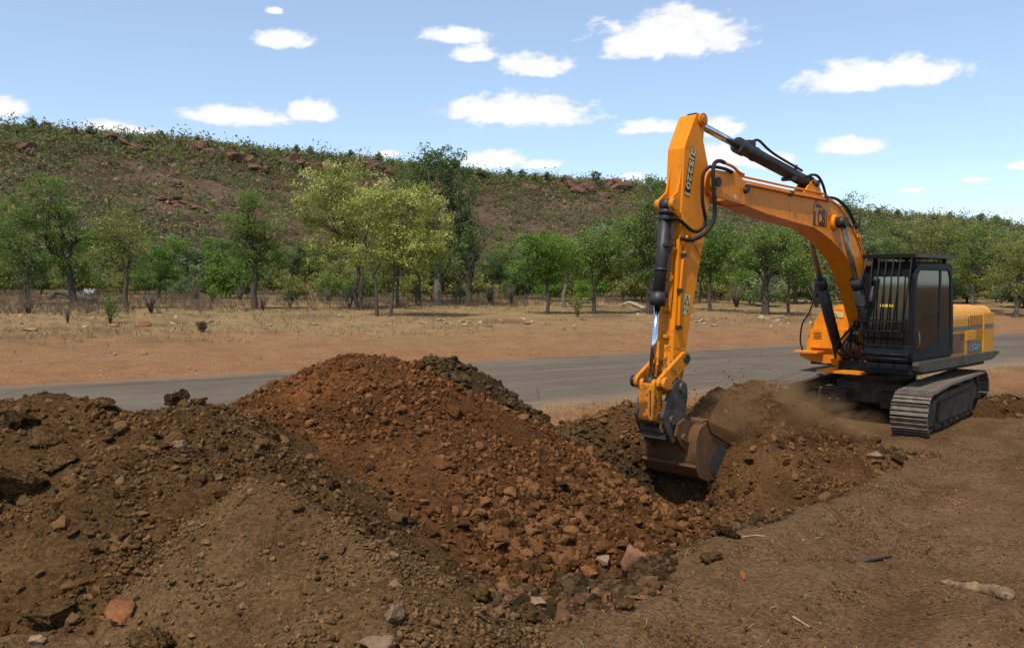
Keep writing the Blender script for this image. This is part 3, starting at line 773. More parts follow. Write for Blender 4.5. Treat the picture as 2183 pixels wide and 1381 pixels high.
# (name, label, base px, distance, base y, top y, ellipses (x, y, rx, ry), bark, leaves, options)
TREES = [
 ('mopane_tree', 'slim twin-stemmed green tree at the left edge beside the leaning tree', 76, 48, 640, 400, [(30, 480, 50, 60), (60, 440, 34, 42), (75, 540, 48, 44), (20, 555, 40, 36)], BARK, L_GREEN, dict(stems=2, trunk_r=0.096, fork=.36, n_clump=97, per=63)),
 ('mopane_tree', 'tall leaning green tree above the fallen dark log', 160, 49, 630, 350, [(120, 395, 42, 45), (110, 450, 60, 52), (165, 480, 55, 48), (125, 530, 62, 46), (185, 545, 38, 36)], BARK, L_GREEN, dict(lean=(-.16, 0), trunk_r=0.170, fork=.36, n_clump=149, per=65)),
 ('mopane_tree', 'olive-yellow tree with a bare side branch right of the fallen log', 270, 44, 653, 450, [(235, 480, 34, 32), (278, 500, 34, 34), (225, 540, 34, 30), (290, 545, 30, 28)], BARK, L_OLIVE, dict(trunk_r=0.104, fork=.42, n_clump=71, per=54)),
 ('mopane_tree', 'round low bright green tree between the olive tree and the lone tree', 340, 58, 605, 473, [(325, 515, 34, 34), (365, 505, 36, 36), (345, 550, 48, 30)], BARK, L_BRIGHT, dict(trunk_r=0.104, fork=.3, n_clump=91, per=63)),
 ('mopane_tree', 'lone upright green tree with a dark forked trunk in open grass', 545, 45, 653, 405, [(535, 440, 36, 38), (515, 485, 44, 40), (565, 490, 42, 42), (540, 545, 58, 44)], BARK, L_GREEN, dict(trunk_r=0.148, fork=.36, n_clump=123, per=65)),
 ('acacia_tree', 'wide yellow-flowering tree, the rear one of the pair', 772, 46, 660, 355, [(690, 410, 62, 48), (740, 380, 56, 38), (660, 455, 42, 40), (720, 480, 66, 52), (790, 430, 56, 52), (700, 535, 62, 34)], BARK, L_YELLOW, dict(trunk_r=0.111, fork=.36, n_clump=208, per=65, stems=3, flower=.45, cl_r=.45)),
 ('acacia_tree', 'yellow-flowering tree with thin trunk, the front one of the pair', 818, 41, 662, 385, [(800, 430, 56, 42), (880, 420, 60, 36), (915, 460, 46, 38), (830, 480, 66, 48), (925, 515, 38, 34), (870, 520, 60, 40), (780, 535, 44, 34)], BARK, L_YELLOW, dict(trunk_r=0.096, fork=.33, n_clump=221, per=65, stems=2, flower=.6, cl_r=.42)),
 ('leadwood_tree', 'tallest dark green tree with a grey trunk behind the yellow-flowering pair', 938, 53, 640, 312, [(905, 340, 38, 34), (955, 350, 50, 42), (880, 390, 52, 38), (985, 395, 48, 50), (960, 460, 58, 52), (900, 500, 60, 48), (985, 500, 46, 44)], BARK_PALE, L_DARK, dict(trunk_r=0.200, fork=.3, n_clump=195, per=61, leaf=.17)),
 ('leadwood_tree', 'gnarled half-bare tree with a twisted dark limb, right of the tallest tree', 998, 52, 634, 455, [(1010, 480, 30, 24), (985, 520, 36, 34), (1050, 470, 16, 16), (970, 560, 34, 22)], BARK, L_DARK, dict(trunk_r=0.163, fork=.26, n_clump=54, per=27, leaf=.16)),
 ('mopane_tree', 'thin forked tree just right of the front yellow tree', 848, 50, 646, 500, [(838, 540, 34, 28), (862, 555, 30, 26)], BARK, L_GREEN, dict(trunk_r=0.081, fork=.5, n_clump=44, per=54)),
 ('mopane_tree', 'V-shaped tree between the yellow pair and the tallest tree', 898, 51, 641, 500, [(885, 545, 30, 28), (915, 540, 30, 28)], BARK, L_GREEN, dict(trunk_r=0.081, fork=.4, n_clump=44, per=53, stems=2)),
 ('mopane_tree', 'bright green bushy tree with twin stems in the middle of the thicket', 1163, 45, 656, 474, [(1150, 505, 40, 30), (1185, 520, 42, 34), (1130, 545, 36, 32), (1175, 565, 50, 28)], BARK, L_BRIGHT, dict(trunk_r=0.096, fork=.36, n_clump=110, per=65, stems=2)),
 ('mopane_tree', 'pale-trunked leaning tree right of the bright green bushy tree', 1203, 52, 640, 480, [(1215, 520, 36, 32), (1240, 550, 34, 30)], BARK_PALE, L_GREEN, dict(trunk_r=0.104, fork=.45, n_clump=54, per=58, lean=(.1, 0))),
 ('mopane_tree', 'green tree left of the dipper arm with a thin dark stem', 1267, 46, 654, 470, [(1265, 510, 38, 36), (1245, 550, 40, 34), (1292, 545, 40, 36), (1310, 505, 26, 30)], BARK, L_GREEN, dict(trunk_r=0.089, fork=.4, n_clump=110, per=63)),
 ('leadwood_tree', 'tall dense tree directly behind the bucket ram, wispy at its top', 1385, 47, 656, 372, [(1385, 425, 40, 44), (1350, 480, 44, 46), (1415, 490, 44, 50), (1370, 545, 62, 44), (1395, 375, 14, 18)], BARK, L_GREEN, dict(trunk_r=0.163, fork=.33, n_clump=156, per=63)),
 ('mopane_tree', 'green tree seen just right of the dipper arm', 1514, 50, 650, 455, [(1510, 500, 40, 42), (1540, 530, 38, 40), (1490, 545, 34, 34)], BARK, L_GREEN, dict(trunk_r=0.096, fork=.42, n_clump=97, per=63)),
 ('leadwood_tree', 'spreading thick-trunked tree seen through the gap under the boom', 1632, 48, 657, 450, [(1610, 490, 52, 40), (1665, 500, 54, 44), (1590, 540, 46, 34), (1640, 535, 56, 34), (1690, 545, 40, 34)], BARK, L_GREEN, dict(trunk_r=0.178, fork=.36, n_clump=143, per=63)),
 ('mopane_tree', 'slender stemmed tree right of the thick trunk under the boom', 1682, 47, 657, 500, [(1685, 540, 36, 34), (1700, 570, 30, 24)], BARK, L_GREEN, dict(trunk_r=0.074, fork=.5, n_clump=46, per=54)),
 ('leadwood_tree', 'tall airy tree rising above the elbow of the boom', 1800, 60, 652, 398, [(1800, 440, 36, 38), (1850, 470, 40, 40), (1780, 500, 46, 46), (1840, 535, 56, 50)], BARK, L_GREEN, dict(trunk_r=0.148, fork=.35, n_clump=123, per=37)),
 ('mopane_tree', 'broad feathery tree just right of the cab roof', 1960, 58, 655, 455, [(1930, 500, 56, 42), (2000, 500, 60, 46), (1960, 550, 76, 46), (2050, 540, 50, 46)], BARK_PALE, L_OLIVE, dict(trunk_r=0.126, fork=.35, n_clump=143, per=63)),
 ('mopane_tree', 'feathery pale green tree behind the engine hood', 2075, 55, 655, 458, [(2060, 510, 52, 48), (2110, 500, 52, 40), (2080, 560, 70, 44)], BARK_PALE, L_GREEN, dict(trunk_r=0.118, fork=.35, n_clump=130, per=63)),
 ('mopane_tree', 'pale green tree cut off by the right edge', 2165, 52, 655, 470, [(2150, 520, 46, 44), (2195, 530, 54, 50), (2165, 575, 66, 40)], BARK_PALE, L_OLIVE, dict(trunk_r=0.111, fork=.35, n_clump=123, per=63)),
]
for i, (nm, lab, px, dd, by, ty, ell, bk, lf, opt) in enumerate(TREES):
    H = (by - ty) / F * dd
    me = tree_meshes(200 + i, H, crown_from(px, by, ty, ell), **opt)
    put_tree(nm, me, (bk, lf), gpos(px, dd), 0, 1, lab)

# the thicket behind: individual trees from a few kinds
protos = []
for i, (lf, bk) in enumerate(((L_GREEN, BARK), (L_GREY, BARK_PALE), (L_DARK, BARK), (L_OLIVE, BARK), (L_BRIGHT, BARK))):
    lm = [(-.12, 0, .72, .2, .2, .18), (.14, .05, .66, .22, .2, .2), (0, -.05, .48, .3, .28, .17), (.02, 0, .85, .15, .15, .13)]
    me = tree_meshes(300 + i, 6.0, lm, n_clump=80, per=65, leaf=.2, cl_r=.5, trunk_r=0.081, fork=.3, stems=1 + i % 2)
    me[0].materials.append(bk); me[1].materials.append(lf); protos.append(me)
rt = random.Random(5)
GROUPS = [('green', 'green leafy tree in the thicket behind the front row of trees'), ('grey', 'grey-green tree in the thicket behind the front row of trees'),
          ('dark', 'dark green tree in the thicket behind the front row of trees'), ('olive', 'olive-brown tree in the thicket behind the front row of trees'),
          ('bright', 'bright leafy tree in the thicket behind the front row of trees')]
k = 0
for row, (dd, n, s0, s1) in enumerate(((63, 24, .6, .9), (76, 32, .72, 1.05), (95, 38, .85, 1.2))):
    for j in range(n):
        px = -60 + (j + rt.uniform(.1, .9)) * 2300 / n; D = dd + rt.uniform(-5, 5)
        if row == 0 and (370 < px < 500 or 560 < px < 650): continue
        q = rt.choice((0, 0, 1, 1, 2, 2, 3, 4)); sc = rt.uniform(s0, s1) * (1.15 if px > 1250 else 1.0) * (.82 if px < 1000 else 1)
        put_tree('thicket_tree', protos[q], (None, None), gpos(px, D, -.1), rt.uniform(0, 6.28), sc, GROUPS[q][1], GROUPS[q][0] + ' thicket trees')

# leafy bushes down to the ground, filling the gaps between the stems
bushes = []
for i, lf in enumerate((L_GREEN, L_OLIVE, L_GREY, L_BRIGHT)):
    lm = [(-.25, 0, .42, .32, .3, .3), (.25, .05, .40, .32, .3, .28), (0, -.05, .62, .3, .28, .28), (.05, 0, .25, .42, .36, .2)]
    me = tree_meshes(350 + i, 3.0, lm, n_clump=64, per=46, leaf=.17, cl_r=.36, trunk_r=.04, fork=.15, stems=3)
    me[0].materials.append(BARK); me[1].materials.append(lf); bushes.append(me)
BL = ['green leafy bush growing between the tree stems', 'olive bush growing between the tree stems', 'grey-green bush growing between the tree stems', 'bright green bush growing between the tree stems']
for j in range(52):
    px = -30 + (j + rt.uniform(.1, .9)) * 2260 / 52; D = rt.uniform(57, 72) if px > 360 else rt.uniform(60, 76); q = rt.choice((0, 1, 1, 1, 2, 2, 3))
    o = put_tree('thicket_bush', bushes[q], (None, None), gpos(px, D, -.1), rt.uniform(0, 6.28), rt.uniform(.65, 1.25), BL[q], BL[q].split(' growing')[0] + 'es of the thicket'); o['category'] = 'bush'

# ---- ridge: scrub as one mass, and the small trees that stand on the skyline
rs_ = np.random.default_rng(77)
n = 42000
a = rs_.uniform(-.66, .66, n); rc, zc = crest(a); sfr = rs_.random(n) ** .75 * 1.06
r = rc - 135 + sfr * 135; x = r * np.sin(a); y = r * np.cos(a)
patch = fbm(x / 30, y / 30, 4, 33) + fbm(x / 8, y / 8, 3, 34) * .5
keep = rs_.random(n) < np.clip(.5 + patch * .9 + .95 * sstep(.82, .96, sfr) + .5 * sstep(.35, .0, sfr) + .75 * sstep(.15, .5, a), .03, 1)
x, y, sfr, a = x[keep], y[keep], sfr[keep], a[keep]; z = hill_h(x, y); n = len(x)
sz = rs_.uniform(.5, 1.35, n) * np.where(rs_.random(n) < .13, 1.7, 1) * (1 + .9 * sstep(.86, 1, sfr) + .35 * (rs_.random(n) < .12)) * (1 + .4 * sstep(.0, .5, a)) * (1 + .5 * sstep(.3, 0, sfr))
per = 15; ci = np.repeat(np.arange(n), per)
C = np.stack([x, y, z + sz * .7], 1)[ci] + np.clip(rs_.normal(size=(n * per, 3)), -1.5, 1.5) * sz[ci, None] * np.array([.42, .42, .36])
dry = (rs_.random(n) < .36 - .3 * sstep(.8, 1, sfr)); bt = rs_.random(n)
for nm, lf, sel, lab in (('hill_scrub', L_HILLG, ~dry & (bt < .45), 'grey-green scrub scattered over the ridge'), ('hill_scrub', L_HILLO, ~dry & (bt >= .45), 'olive scrub scattered over the ridge'), ('dry_hill_scrub', L_HILLD, dry, 'brown leafless scrub scattered over the ridge')):
    m_ = sel[ci]; tt = np.clip(.25 + bt[ci][m_] * .35 + rs_.normal(size=m_.sum()) * .14 + .3 * (C[m_][:, 2] - (z + sz * .7)[ci][m_]) / sz[ci][m_], 0, 1)
    V, Fc = leaf_tris(C[m_], .50 * np.clip(sz[ci][m_], .7, 1.6), rs_)
    o = link(nm, np_mesh(nm, V, Fc, False, tint=np.repeat(tt, 3)), lf); tag(o, lab, kind='stuff')
cp = []
for i in range(4):
    lm = [(-.15, 0, .78, .22, .2, .09), (.16, .05, .74, .22, .2, .1), (0, -.05, .62, .26, .24, .12), (.05, 0, .9, .14, .14, .08)]
    me = tree_meshes(400 + i, 4.2, lm, n_clump=30, per=22, leaf=.42, cl_r=.45, trunk_r=0.059, fork=.35, stems=1 + i % 3)
    me[0].materials.append(BARK); me[1].materials.append((L_HILLG, L_HILLO, L_HILLG, L_HILLO)[i]); cp.append(me)
for j in range(64):
    px = -20 + (j + rt.uniform(.0, 1.0)) * 2230 / 64; aa = math.atan((px - CX) / F); rc, zc = crest(np.array([aa])); rr = rc[0] + rt.uniform(-9, 1)
    X0, Y0 = rr * math.sin(aa), rr * math.cos(aa); Z0 = float(hill_h(np.array([X0]), np.array([Y0]))[0])
    put_tree('skyline_tree', cp[j % 4], (None, None), (X0, Y0, Z0 - .2), rt.uniform(0, 6.28), rt.uniform(.6, 1.15) * (1 + .35 * (px > 900)), 'small scrubby tree standing on the skyline of the ridge', 'skyline trees on the ridge')

# ---- rock outcrops under the rim of the ridge
M_OUT = stone_mat('outcrop_rock', (.065, .036, .027), (.19, .105, .074), 2.2)
for i, (px, fr, wpx, hpx, lab) in enumerate((
    (262, .93, 52, 40, 'blocky dark red rock outcrop under the rim above the round low tree'), (165, .97, 50, 26, 'low dark rock band on the crest near the left edge'),
    (425, .95, 46, 36, 'reddish rock outcrop under the rim above the lone upright tree'), (520, .91, 62, 30, 'broken dark rock band right of the reddish outcrop'),
    (636, .93, 40, 38, 'dark red cliff block above the yellow-flowering trees'), (690, .91, 40, 32, 'stepped red rock block right of the cliff block'),
    (800, .94, 48, 22, 'pale orange rock shelf on the rim above the yellow-flowering tree'), (1235, .93, 70, 26, 'purple-brown broken cliff band above the bright green bushy tree'),
    (1320, .94, 64, 26, 'purple-brown cliff band left of the dipper arm'), (1130, .93, 40, 18, 'low rock step under the skyline right of the tallest tree'), (60, .86, 44, 24, 'rock ledge on the slope at the left edge'), (380, .55, 60, 14, 'flat rock ledge halfway down the slope'))):
    aa = math.atan((px - CX) / F); rc, _ = crest(np.array([aa])); rr = rc[0] - 135 + fr * 135
    X0, Y0 = rr * math.sin(aa), rr * math.cos(aa); W_, H_ = wpx / F * rr, hpx / F * rr
    Vs, Fs, off = [], [], 0
    W_ *= 1.35; H_ *= 1.3
    for q in range(26):
        V, Fc = rock_proto(500 + i * 40 + q, 3, 12, (1, .9, .95), .10); sz_ = rt.uniform(.14, .34) * W_ * (.6 if q > 10 else 1)
        ox, oy = rt.uniform(-.5, .5) * W_, rt.uniform(-.3, .2) * W_ * .6
        zz = float(hill_h(np.array([X0 + ox]), np.array([Y0 + oy]))[0]) + rt.uniform(-.1, .45) * H_ * (1 - abs(ox) / W_)
        V = V * np.array([sz_, sz_ * .8, min(sz_, H_ * .42)]); Vs.append(V + np.array([X0 + ox, Y0 + oy, zz])); Fs.append(Fc + off); off += len(V)
    o = link('rock_outcrop', np_mesh('rock_outcrop', np.concatenate(Vs), np.concatenate(Fs), False), M_OUT); tag(o, lab, 'rock outcrop')

# loose blocks all over the slope: uncountable
nb = 9500; a = rs_.uniform(-.62, .62, nb); rc, zc = crest(a); sf = rs_.uniform(.05, .97, nb); r = rc - 135 + sf * 135; x = r * np.sin(a); y = r * np.cos(a)
kk = fbm(x / 14, y / 14, 4, 91) + .7 * np.maximum(sstep(.05, 0, np.abs(sf - .52 - fbm(x / 40, y / 40, 2, 3) * .06)), sstep(.05, 0, np.abs(sf - .72 - fbm(x / 40, y / 40, 2, 7) * .06))) + rs_.random(nb) * .6 > .3; x, y, sf = x[kk], y[kk], sf[kk]; z = hill_h(x, y); szb = .28 * np.exp(rs_.normal(size=len(x)) * .5) * (1 + .8 * sstep(.75, .95, sf))
o = scatter_mesh('hill_rubble', np.stack([x, y, z + szb * .2], 1), szb, P_SMALL, clod_mat('hill_rock', (.085, .050, .036), (.24, .150, .10)), None); tag(o, 'loose reddish blocks strewn over the slope of the ridge')  # block colour lightened to suggest haze over the slope

# ---- leafless and green shrubs in the dry grass
TWIG = simple('dry_twig', (.13, .098, .07), .95, nscale=10, var=.4)
def shrub(seed, h, w, n, leaves=0):
    rd = random.Random(seed); bm = bmesh.new(); tips = []
    for _ in range(n):
        t = rd.uniform(0, 6.28); e = rd.uniform(.1, 1) ** .7 * w; top = Vector((math.cos(t) * e, math.sin(t) * e, h * rd.uniform(.55, 1.0)))
        b = Vector((rd.uniform(-.1, .1) * w, rd.uniform(-.1, .1) * w, -.05)); m = b.lerp(top, .5) + Vector((rd.uniform(-.1, .1) * w, rd.uniform(-.1, .1) * w, .08 * h))
        add_tube(bm, [b, m, top], [.02 * h + .006, .011 * h + .004, .004], 3); tips += [m, top]
        for _ in range(3):
            s = m.lerp(top, rd.random()); q = s + Vector((rd.uniform(-.3, .3) * w, rd.uniform(-.3, .3) * w, rd.uniform(.05, .3) * h)); add_tube(bm, [s, q], [.007, .003], 3); tips.append(q)
    return bm_mesh('stems', bm), tips
SHRUBS = [(60, 668, 46, 42, 0, 'leafless grey shrub in the grass near the left edge'), (322, 668, 44, 54, 0, 'large leafless round shrub below the round low green tree'), (235, 690, 24, 50, L_GREEN, 'young green sapling left of the large leafless shrub'),
          (452, 648, 24, 34, L_BRIGHT, 'small vivid green bush left of the lone upright tree'), (618, 655, 36, 34, L_DARK, 'dark green low bush right of the lone upright tree'), (418, 640, 34, 36, 0, 'thin leafless shrub behind the vivid green bush'),
          (512, 640, 34, 30, 0, 'leafless shrub just left of the lone tree trunk'), (745, 655, 34, 46, L_GREY, 'grey-green bush at the foot of the rear yellow tree'), (1232, 676, 34, 40, L_OLIVE, 'low olive bush at the verge left of the dipper arm'),
          (1045, 648, 40, 52, 0, 'reddish leafless bush right of the gnarled tree'), (700, 645, 30, 34, 0, 'thin leafless shrub left of the yellow-flowering pair'), (1090, 648, 34, 44, 0, 'grey brush left of the bright green bushy tree'),
          (980, 645, 26, 30, L_GREY, 'little bush between the tallest tree and the gnarled tree'), (560, 662, 24, 32, 0, 'twiggy shrub at the foot of the lone upright tree'), (1570, 655, 44, 60, 0, 'tall brown brush right of the dipper arm'), (1740, 655, 40, 64, 0, 'tall brown brush left of the boom rams'),
          (1460, 655, 34, 50, 0, 'brown brush seen past the edge of the dipper arm'), (430, 708, 30, 20, L_DRY, 'low tuft of dry leaves by the far verge'), (145, 690, 18, 34, 0, 'single thin twiggy shrub near the fallen log')]
for i, (px, py, wpx, hpx, lf, lab) in enumerate(SHRUBS):
    p = hit(px, py, 24) ; h = hpx / F * p[1]; w = wpx / F * p[1] / 2
    st, tips = shrub(600 + i, h, w, 26 if not lf else 10); root = empty('shrub', tuple(p)); link('stems', st, TWIG, root)
    if lf:
        rg = np.random.default_rng(i); T = np.array([t[:] for t in tips]); C = np.repeat(T, 9, 0) + rg.normal(size=(len(T) * 9, 3)) * .1 * h
        V, Fc = leaf_quads(C, .11 * max(h, .8), rg); link('leaves', np_mesh('leaves', V, Fc, False, tint=np.clip(np.repeat(rg.normal(.5, .2, len(C)), 4), 0, 1)), lf, root)
    tag(root, lab, 'shrub')

# ---- dry grass and brush: uncountable
def blades(name, n, vmin, vmax, hmin, hmax, w, seed, lab, mat, clump=1.0, tuft=5):
    rg = np.random.default_rng(seed); v_ = rg.uniform(vmin, vmax, n * 3); u = rg.uniform(-45, 75, n * 3)
    x = RD[0] * u + RN[0] * v_; y = RD[1] * u + RN[1] * v_
    k = (np.abs(x / np.maximum(y, 1)) < .66) & (y > 8) & (rg.random(n * 3) < np.clip(.5 + fbm(x / 2.5, y / 2.5, 4, seed) * 1.6 * clump, .02, 1)) & (rg.random(n * 3) < (28 / np.maximum(y, 12)) ** 1.0)
    x, y = x[k][:n], y[k][:n]; m = len(x); x = np.repeat(x, tuft) + rg.normal(size=m * tuft) * .06; y = np.repeat(y, tuft) + rg.normal(size=m * tuft) * .06
    z = ground_h(x, y); h = rg.uniform(hmin, hmax, m * tuft); t = rg.uniform(0, 3.14, m * tuft); dx, dy = np.cos(t) * w, np.sin(t) * w
    lx, ly = rg.normal(size=(2, m * tuft)) * h * .45
    V = np.stack([np.stack([x - dx, y - dy, z - .02], 1), np.stack([x + dx, y + dy, z - .02], 1), np.stack([x + lx, y + ly, z + h], 1)], 1).reshape(-1, 3)
    o = link(name, np_mesh(name, V, np.arange(len(V)).reshape(-1, 3), False, tint=np.repeat(np.clip(rg.normal(.5, .25, m * tuft), 0, 1), 3)), mat); tag(o, lab, kind='stuff')
blades('dry_grass', 15000, 29, 60, .04, .20, .012, 5, 'short dry straw grass on the veld beyond the road', STRAW)
blades('verge_grass', 1800, 12.7, 13.6, .03, .12, .006, 6, 'thin dry grass along the near edge of the road', STRAW)
blades('tall_dry_grass', 15000, 43, 95, .2, .7, .014, 7, 'taller grey-brown dry grass and brush between the trees', L_DRY, .7, 6)

# ---- stones scattered along the far verge
S_V = [stone_mat('verge_stone', (.26, .18, .12), (.46, .34, .24)), stone_mat('verge_stone_red', (.22, .10, .06), (.38, .20, .13))]
vm = []
for q in range(6):
    V, Fc = rock_proto(700 + q, 3, 9, (1, .8, .5)); me = np_mesh('verge_stone', V, Fc, False); me.materials.append(S_V[q == 3]); vm.append(me)
for j in range(74):
    px = rt.uniform(690, 1780) if j < 60 else rt.uniform(20, 690); py = rt.gauss(688, 7) if j < 60 else rt.uniform(672, 705)
    p = hit(px, py, 24); s_ = rt.uniform(.08, .24) * (1.35 if j % 9 == 0 else 1)
    o = link('verge_stone', vm[j % 6], None); o.location = (p[0], p[1], p[2] + s_ * .12); o.scale = (s_, s_, s_); o.rotation_euler = (rt.uniform(-.2, .2), rt.uniform(-.2, .2), rt.uniform(0, 6.28))
    if j < 60: tag(o, 'pale stone in the loose line of stones along the far verge', 'stone', 'stones along the far verge')
    else: tag(o, 'scattered pale stone in the dry grass on the left beyond the road', 'stone', 'stones in the left grass')
for px, py, wpx, mt, lab in ((312, 696, 30, S_OR, 'dark orange rock in the grass beyond the road, left of centre'), (62, 706, 36, S_PALE, 'pale rock in the grass at the left beyond the road')):
    p = hit(px, py, 22); V, Fc = rock_proto(int(px), 3, 9, (1, .7, .45)); o = link('rock', np_mesh('rock', V * wpx / F * p[1] / 2, Fc), mt); o.location = (p[0], p[1], p[2] + .05); tag(o, lab, 'rock')

n = 3600; v_ = 23.5 + 24 * rs_.random(n) ** 1.3; u = rs_.uniform(-40, 70, n); x = RD[0] * u + RN[0] * v_; y = RD[1] * u + RN[1] * v_
k_ = (np.abs(x / y) < .64) & (fbm(x / 2, y / 2, 3, 66) > -.25); x, y = x[k_], y[k_]; sz_ = .022 * np.exp(rs_.normal(size=len(x)) * .55)
o = scatter_mesh('verge_gravel', np.stack([x, y, ground_h(x, y) + sz_ * .2], 1), sz_, P_TINY, clod_mat('verge_gravel', (.14, .075, .04), (.36, .25, .16)), None); tag(o, 'small stones and clods strewn over the far verge')

# ---- fallen wood
def log_obj(name, pts, radii, mat, lab, branches=()):
    bm = bmesh.new(); P = spline(pts, 5); n = len(P)
    add_tube(bm, P, list(np.interp(np.linspace(0, 1, n), np.linspace(0, 1, len(radii)), radii)), 9)
    for a, b, c, r0 in branches: add_tube(bm, [a, b, c], [r0, r0 * .7, r0 * .3], 6)
    for v in bm.verts: v.co += Vector((random.uniform(-1, 1), random.uniform(-1, 1), random.uniform(-1, 1))) * .018 * max(radii) * 6
    o = link(name, bm_mesh(name, bm), mat); return tag(o, lab, 'log')
def gp(px, py, dz=0): p = hit(px, py, 24); return Vector((p[0], p[1], p[2] + dz))
log_obj('fallen_log', [gp(104, 640, .05), gp(118, 634, .3), gp(140, 636, .35), gp(165, 640, .22), gp(205, 644, .1)], [.10, .16, .2, .22, .1], BARK, 'dark fallen log lying under the leaning tree',
        [(gp(150, 640, .2), gp(172, 646, .15), gp(196, 650, .05), .09), (gp(160, 640, .2), gp(180, 632, .5), gp(200, 634, .6), .08)])
log_obj('fallen_log', [gp(1322, 655, .05), gp(1340, 652, .2), gp(1360, 657, .15), gp(1376, 662, .08)], [.05, .1, .11, .08], simple('bleached_wood', (.34, .29, .23), .9, nscale=12), 'bleached pale fallen log at the tree foot left of the bucket ram',
        [(gp(1340, 654, .2), gp(1320, 656, .15), gp(1300, 658, .05), .04)])
p = gp(190, 636); bm = bmesh.new()
for q in range(14):
    t = random.uniform(0, 6.28); e = random.uniform(.2, .62)
    add_tube(bm, [p + Vector((random.uniform(-.25, .25), 0, .05)), p + Vector((math.cos(t) * e * .6, math.sin(t) * .2, random.uniform(.3, .55))), p + Vector((math.cos(t) * e, math.sin(t) * .3, random.uniform(.2, .65)))], [.13, .1, .03], 6)
tag(link('dead_stump', bm_mesh('dead_stump', bm), simple('grey_wood', (.30, .31, .30), .9, nscale=9)), 'pale grey uprooted dead stump beside the dark fallen log', 'stump')

# ------------------------------------------------------------------ excavator materials
def paint(name, col, dirt=(.10, .055, .025), amount=.5, rough=.42, low=None):
    m, N = new_mat(name); co = objco(N)
    n = N.noise(co, 2.2, 7, .68); n2 = N.noise(co, 9, 6, .7); fine = N.noise(co, 60, 3, .6)
    c = N.mix(N.ramp(n, [(.35, (0, 0, 0)), (.75, (.55, .55, .55))]), col, tuple(v * .74 for v in col))
    f = N.ramp(n2, [(.60 - amount * .1, (0, 0, 0)), (.78 - amount * .08, (1, 1, 1))])
    f = N.math('MULTIPLY', f, amount)
    if low:                                           # mud caught on the working end
        z = N('ShaderNodeSeparateXYZ', {0: co}).outputs[2]
        g = N('ShaderNodeMapRange', {0: z, 1: low[0], 2: low[1], 3: 1, 4: 0}).outputs[0]
        g2 = N.math('GREATER_THAN', N.math('ADD', N.math('MULTIPLY', g, .34), N.noise(co, 7, 6, .72)), .70)
        f = N.math('MAXIMUM', f, N.math('MULTIPLY', g2, .85))
    stv = N('ShaderNodeVectorMath', {0: co, 1: (7, 7, .6)}, operation='MULTIPLY').outputs[0]
    streak = N.ramp(N.noise(stv, 1.6, 6, .7), [(.50, (0, 0, 0)), (.74, (1, 1, 1))])
    c = N.mix(N.math('MULTIPLY', streak, .5), c, (.22, .10, .035))       # oil and dust runs
    chip = N.math('GREATER_THAN', N.noise(co, 26, 3, .6), .715)
    c = N.mix(N.math('MULTIPLY', chip, .8), c, (.09, .045, .02))
    c = N.mix(f, c, dirt)
    r = N.math('ADD', N.math('MULTIPLY', f, .4), rough)
    finish(N, c, r, 0, N.math('ADD', N.math('MULTIPLY', f, 1.0), N.math('MULTIPLY', fine, .15)), .25, .01, .2); return m
YEL = (.77, .235, .004)
M_YEL = paint('yellow_paint', YEL, amount=.5); M_ARM = paint('arm_paint', YEL, (.13, .05, .016), .45, .48, (.9, 2.4))
M_LINK = paint('link_paint', (.62, .20, .010), (.07, .035, .018), .85, .5, (.4, 2.0))
M_ORA = paint('orange_paint', (.70, .21, .008), amount=.3); M_HOOD = paint('hood_paint', (.66, .28, .014), (.20, .10, .035), .45)
M_BLK = simple('black_paint', (.009, .009, .010), .55, 0, .18, 6, .4); M_RUB = simple('rubber', (.014, .013, .012), .75, 0, .3, 12, .4)
M_CYL = simple('cylinder_black', (.022, .021, .021), .5, 0, .4, 8, .5, .1); M_CHR = simple('chrome', (.62, .66, .70), .14, 1, .5, 3, .1)
M_ROD = simple('dull_rod', (.30, .24, .17), .35, .7, .5, 7, .3)
M_STEEL = simple('worn_steel', (.075, .062, .050), .55, .5, .4, 10, .5, .3); M_GRY = simple('grey_steel', (.075, .062, .048), .6, .25, .4, 7, .45, .3)
M_SHOE = simple('track_steel', (.135, .106, .076), .6, .15, .4, 9, .55, .25); M_FRM = simple('track_frame_dirt', (.080, .058, .039), .9, 0, .2, 5, .6, .4)
M_BKT = paint('bucket_steel', (.105, .052, .020), (.16, .085, .036), .8, .85); M_WEAR = simple('bare_steel', (.10, .092, .085), .38, .6, .5, 12, .3, .2)
M_STRIPE = simple('grey_stripe', (.11, .105, .095), .5, 0, .4, 10, .3); M_DEC = simple('decal_black', (.012, .011, .010), .45); M_DECY = simple('decal_pale', (.55, .45, .22), .5, nscale=20)
M_SEAT = simple('seat_cloth', (.02, .02, .022), .9); M_PIN = simple('pin_steel', (.05, .035, .022), .55, .5, .4, 14, .5, .3)
M_LAMPY = simple('yellow_label', (.72, .50, .05), .5)
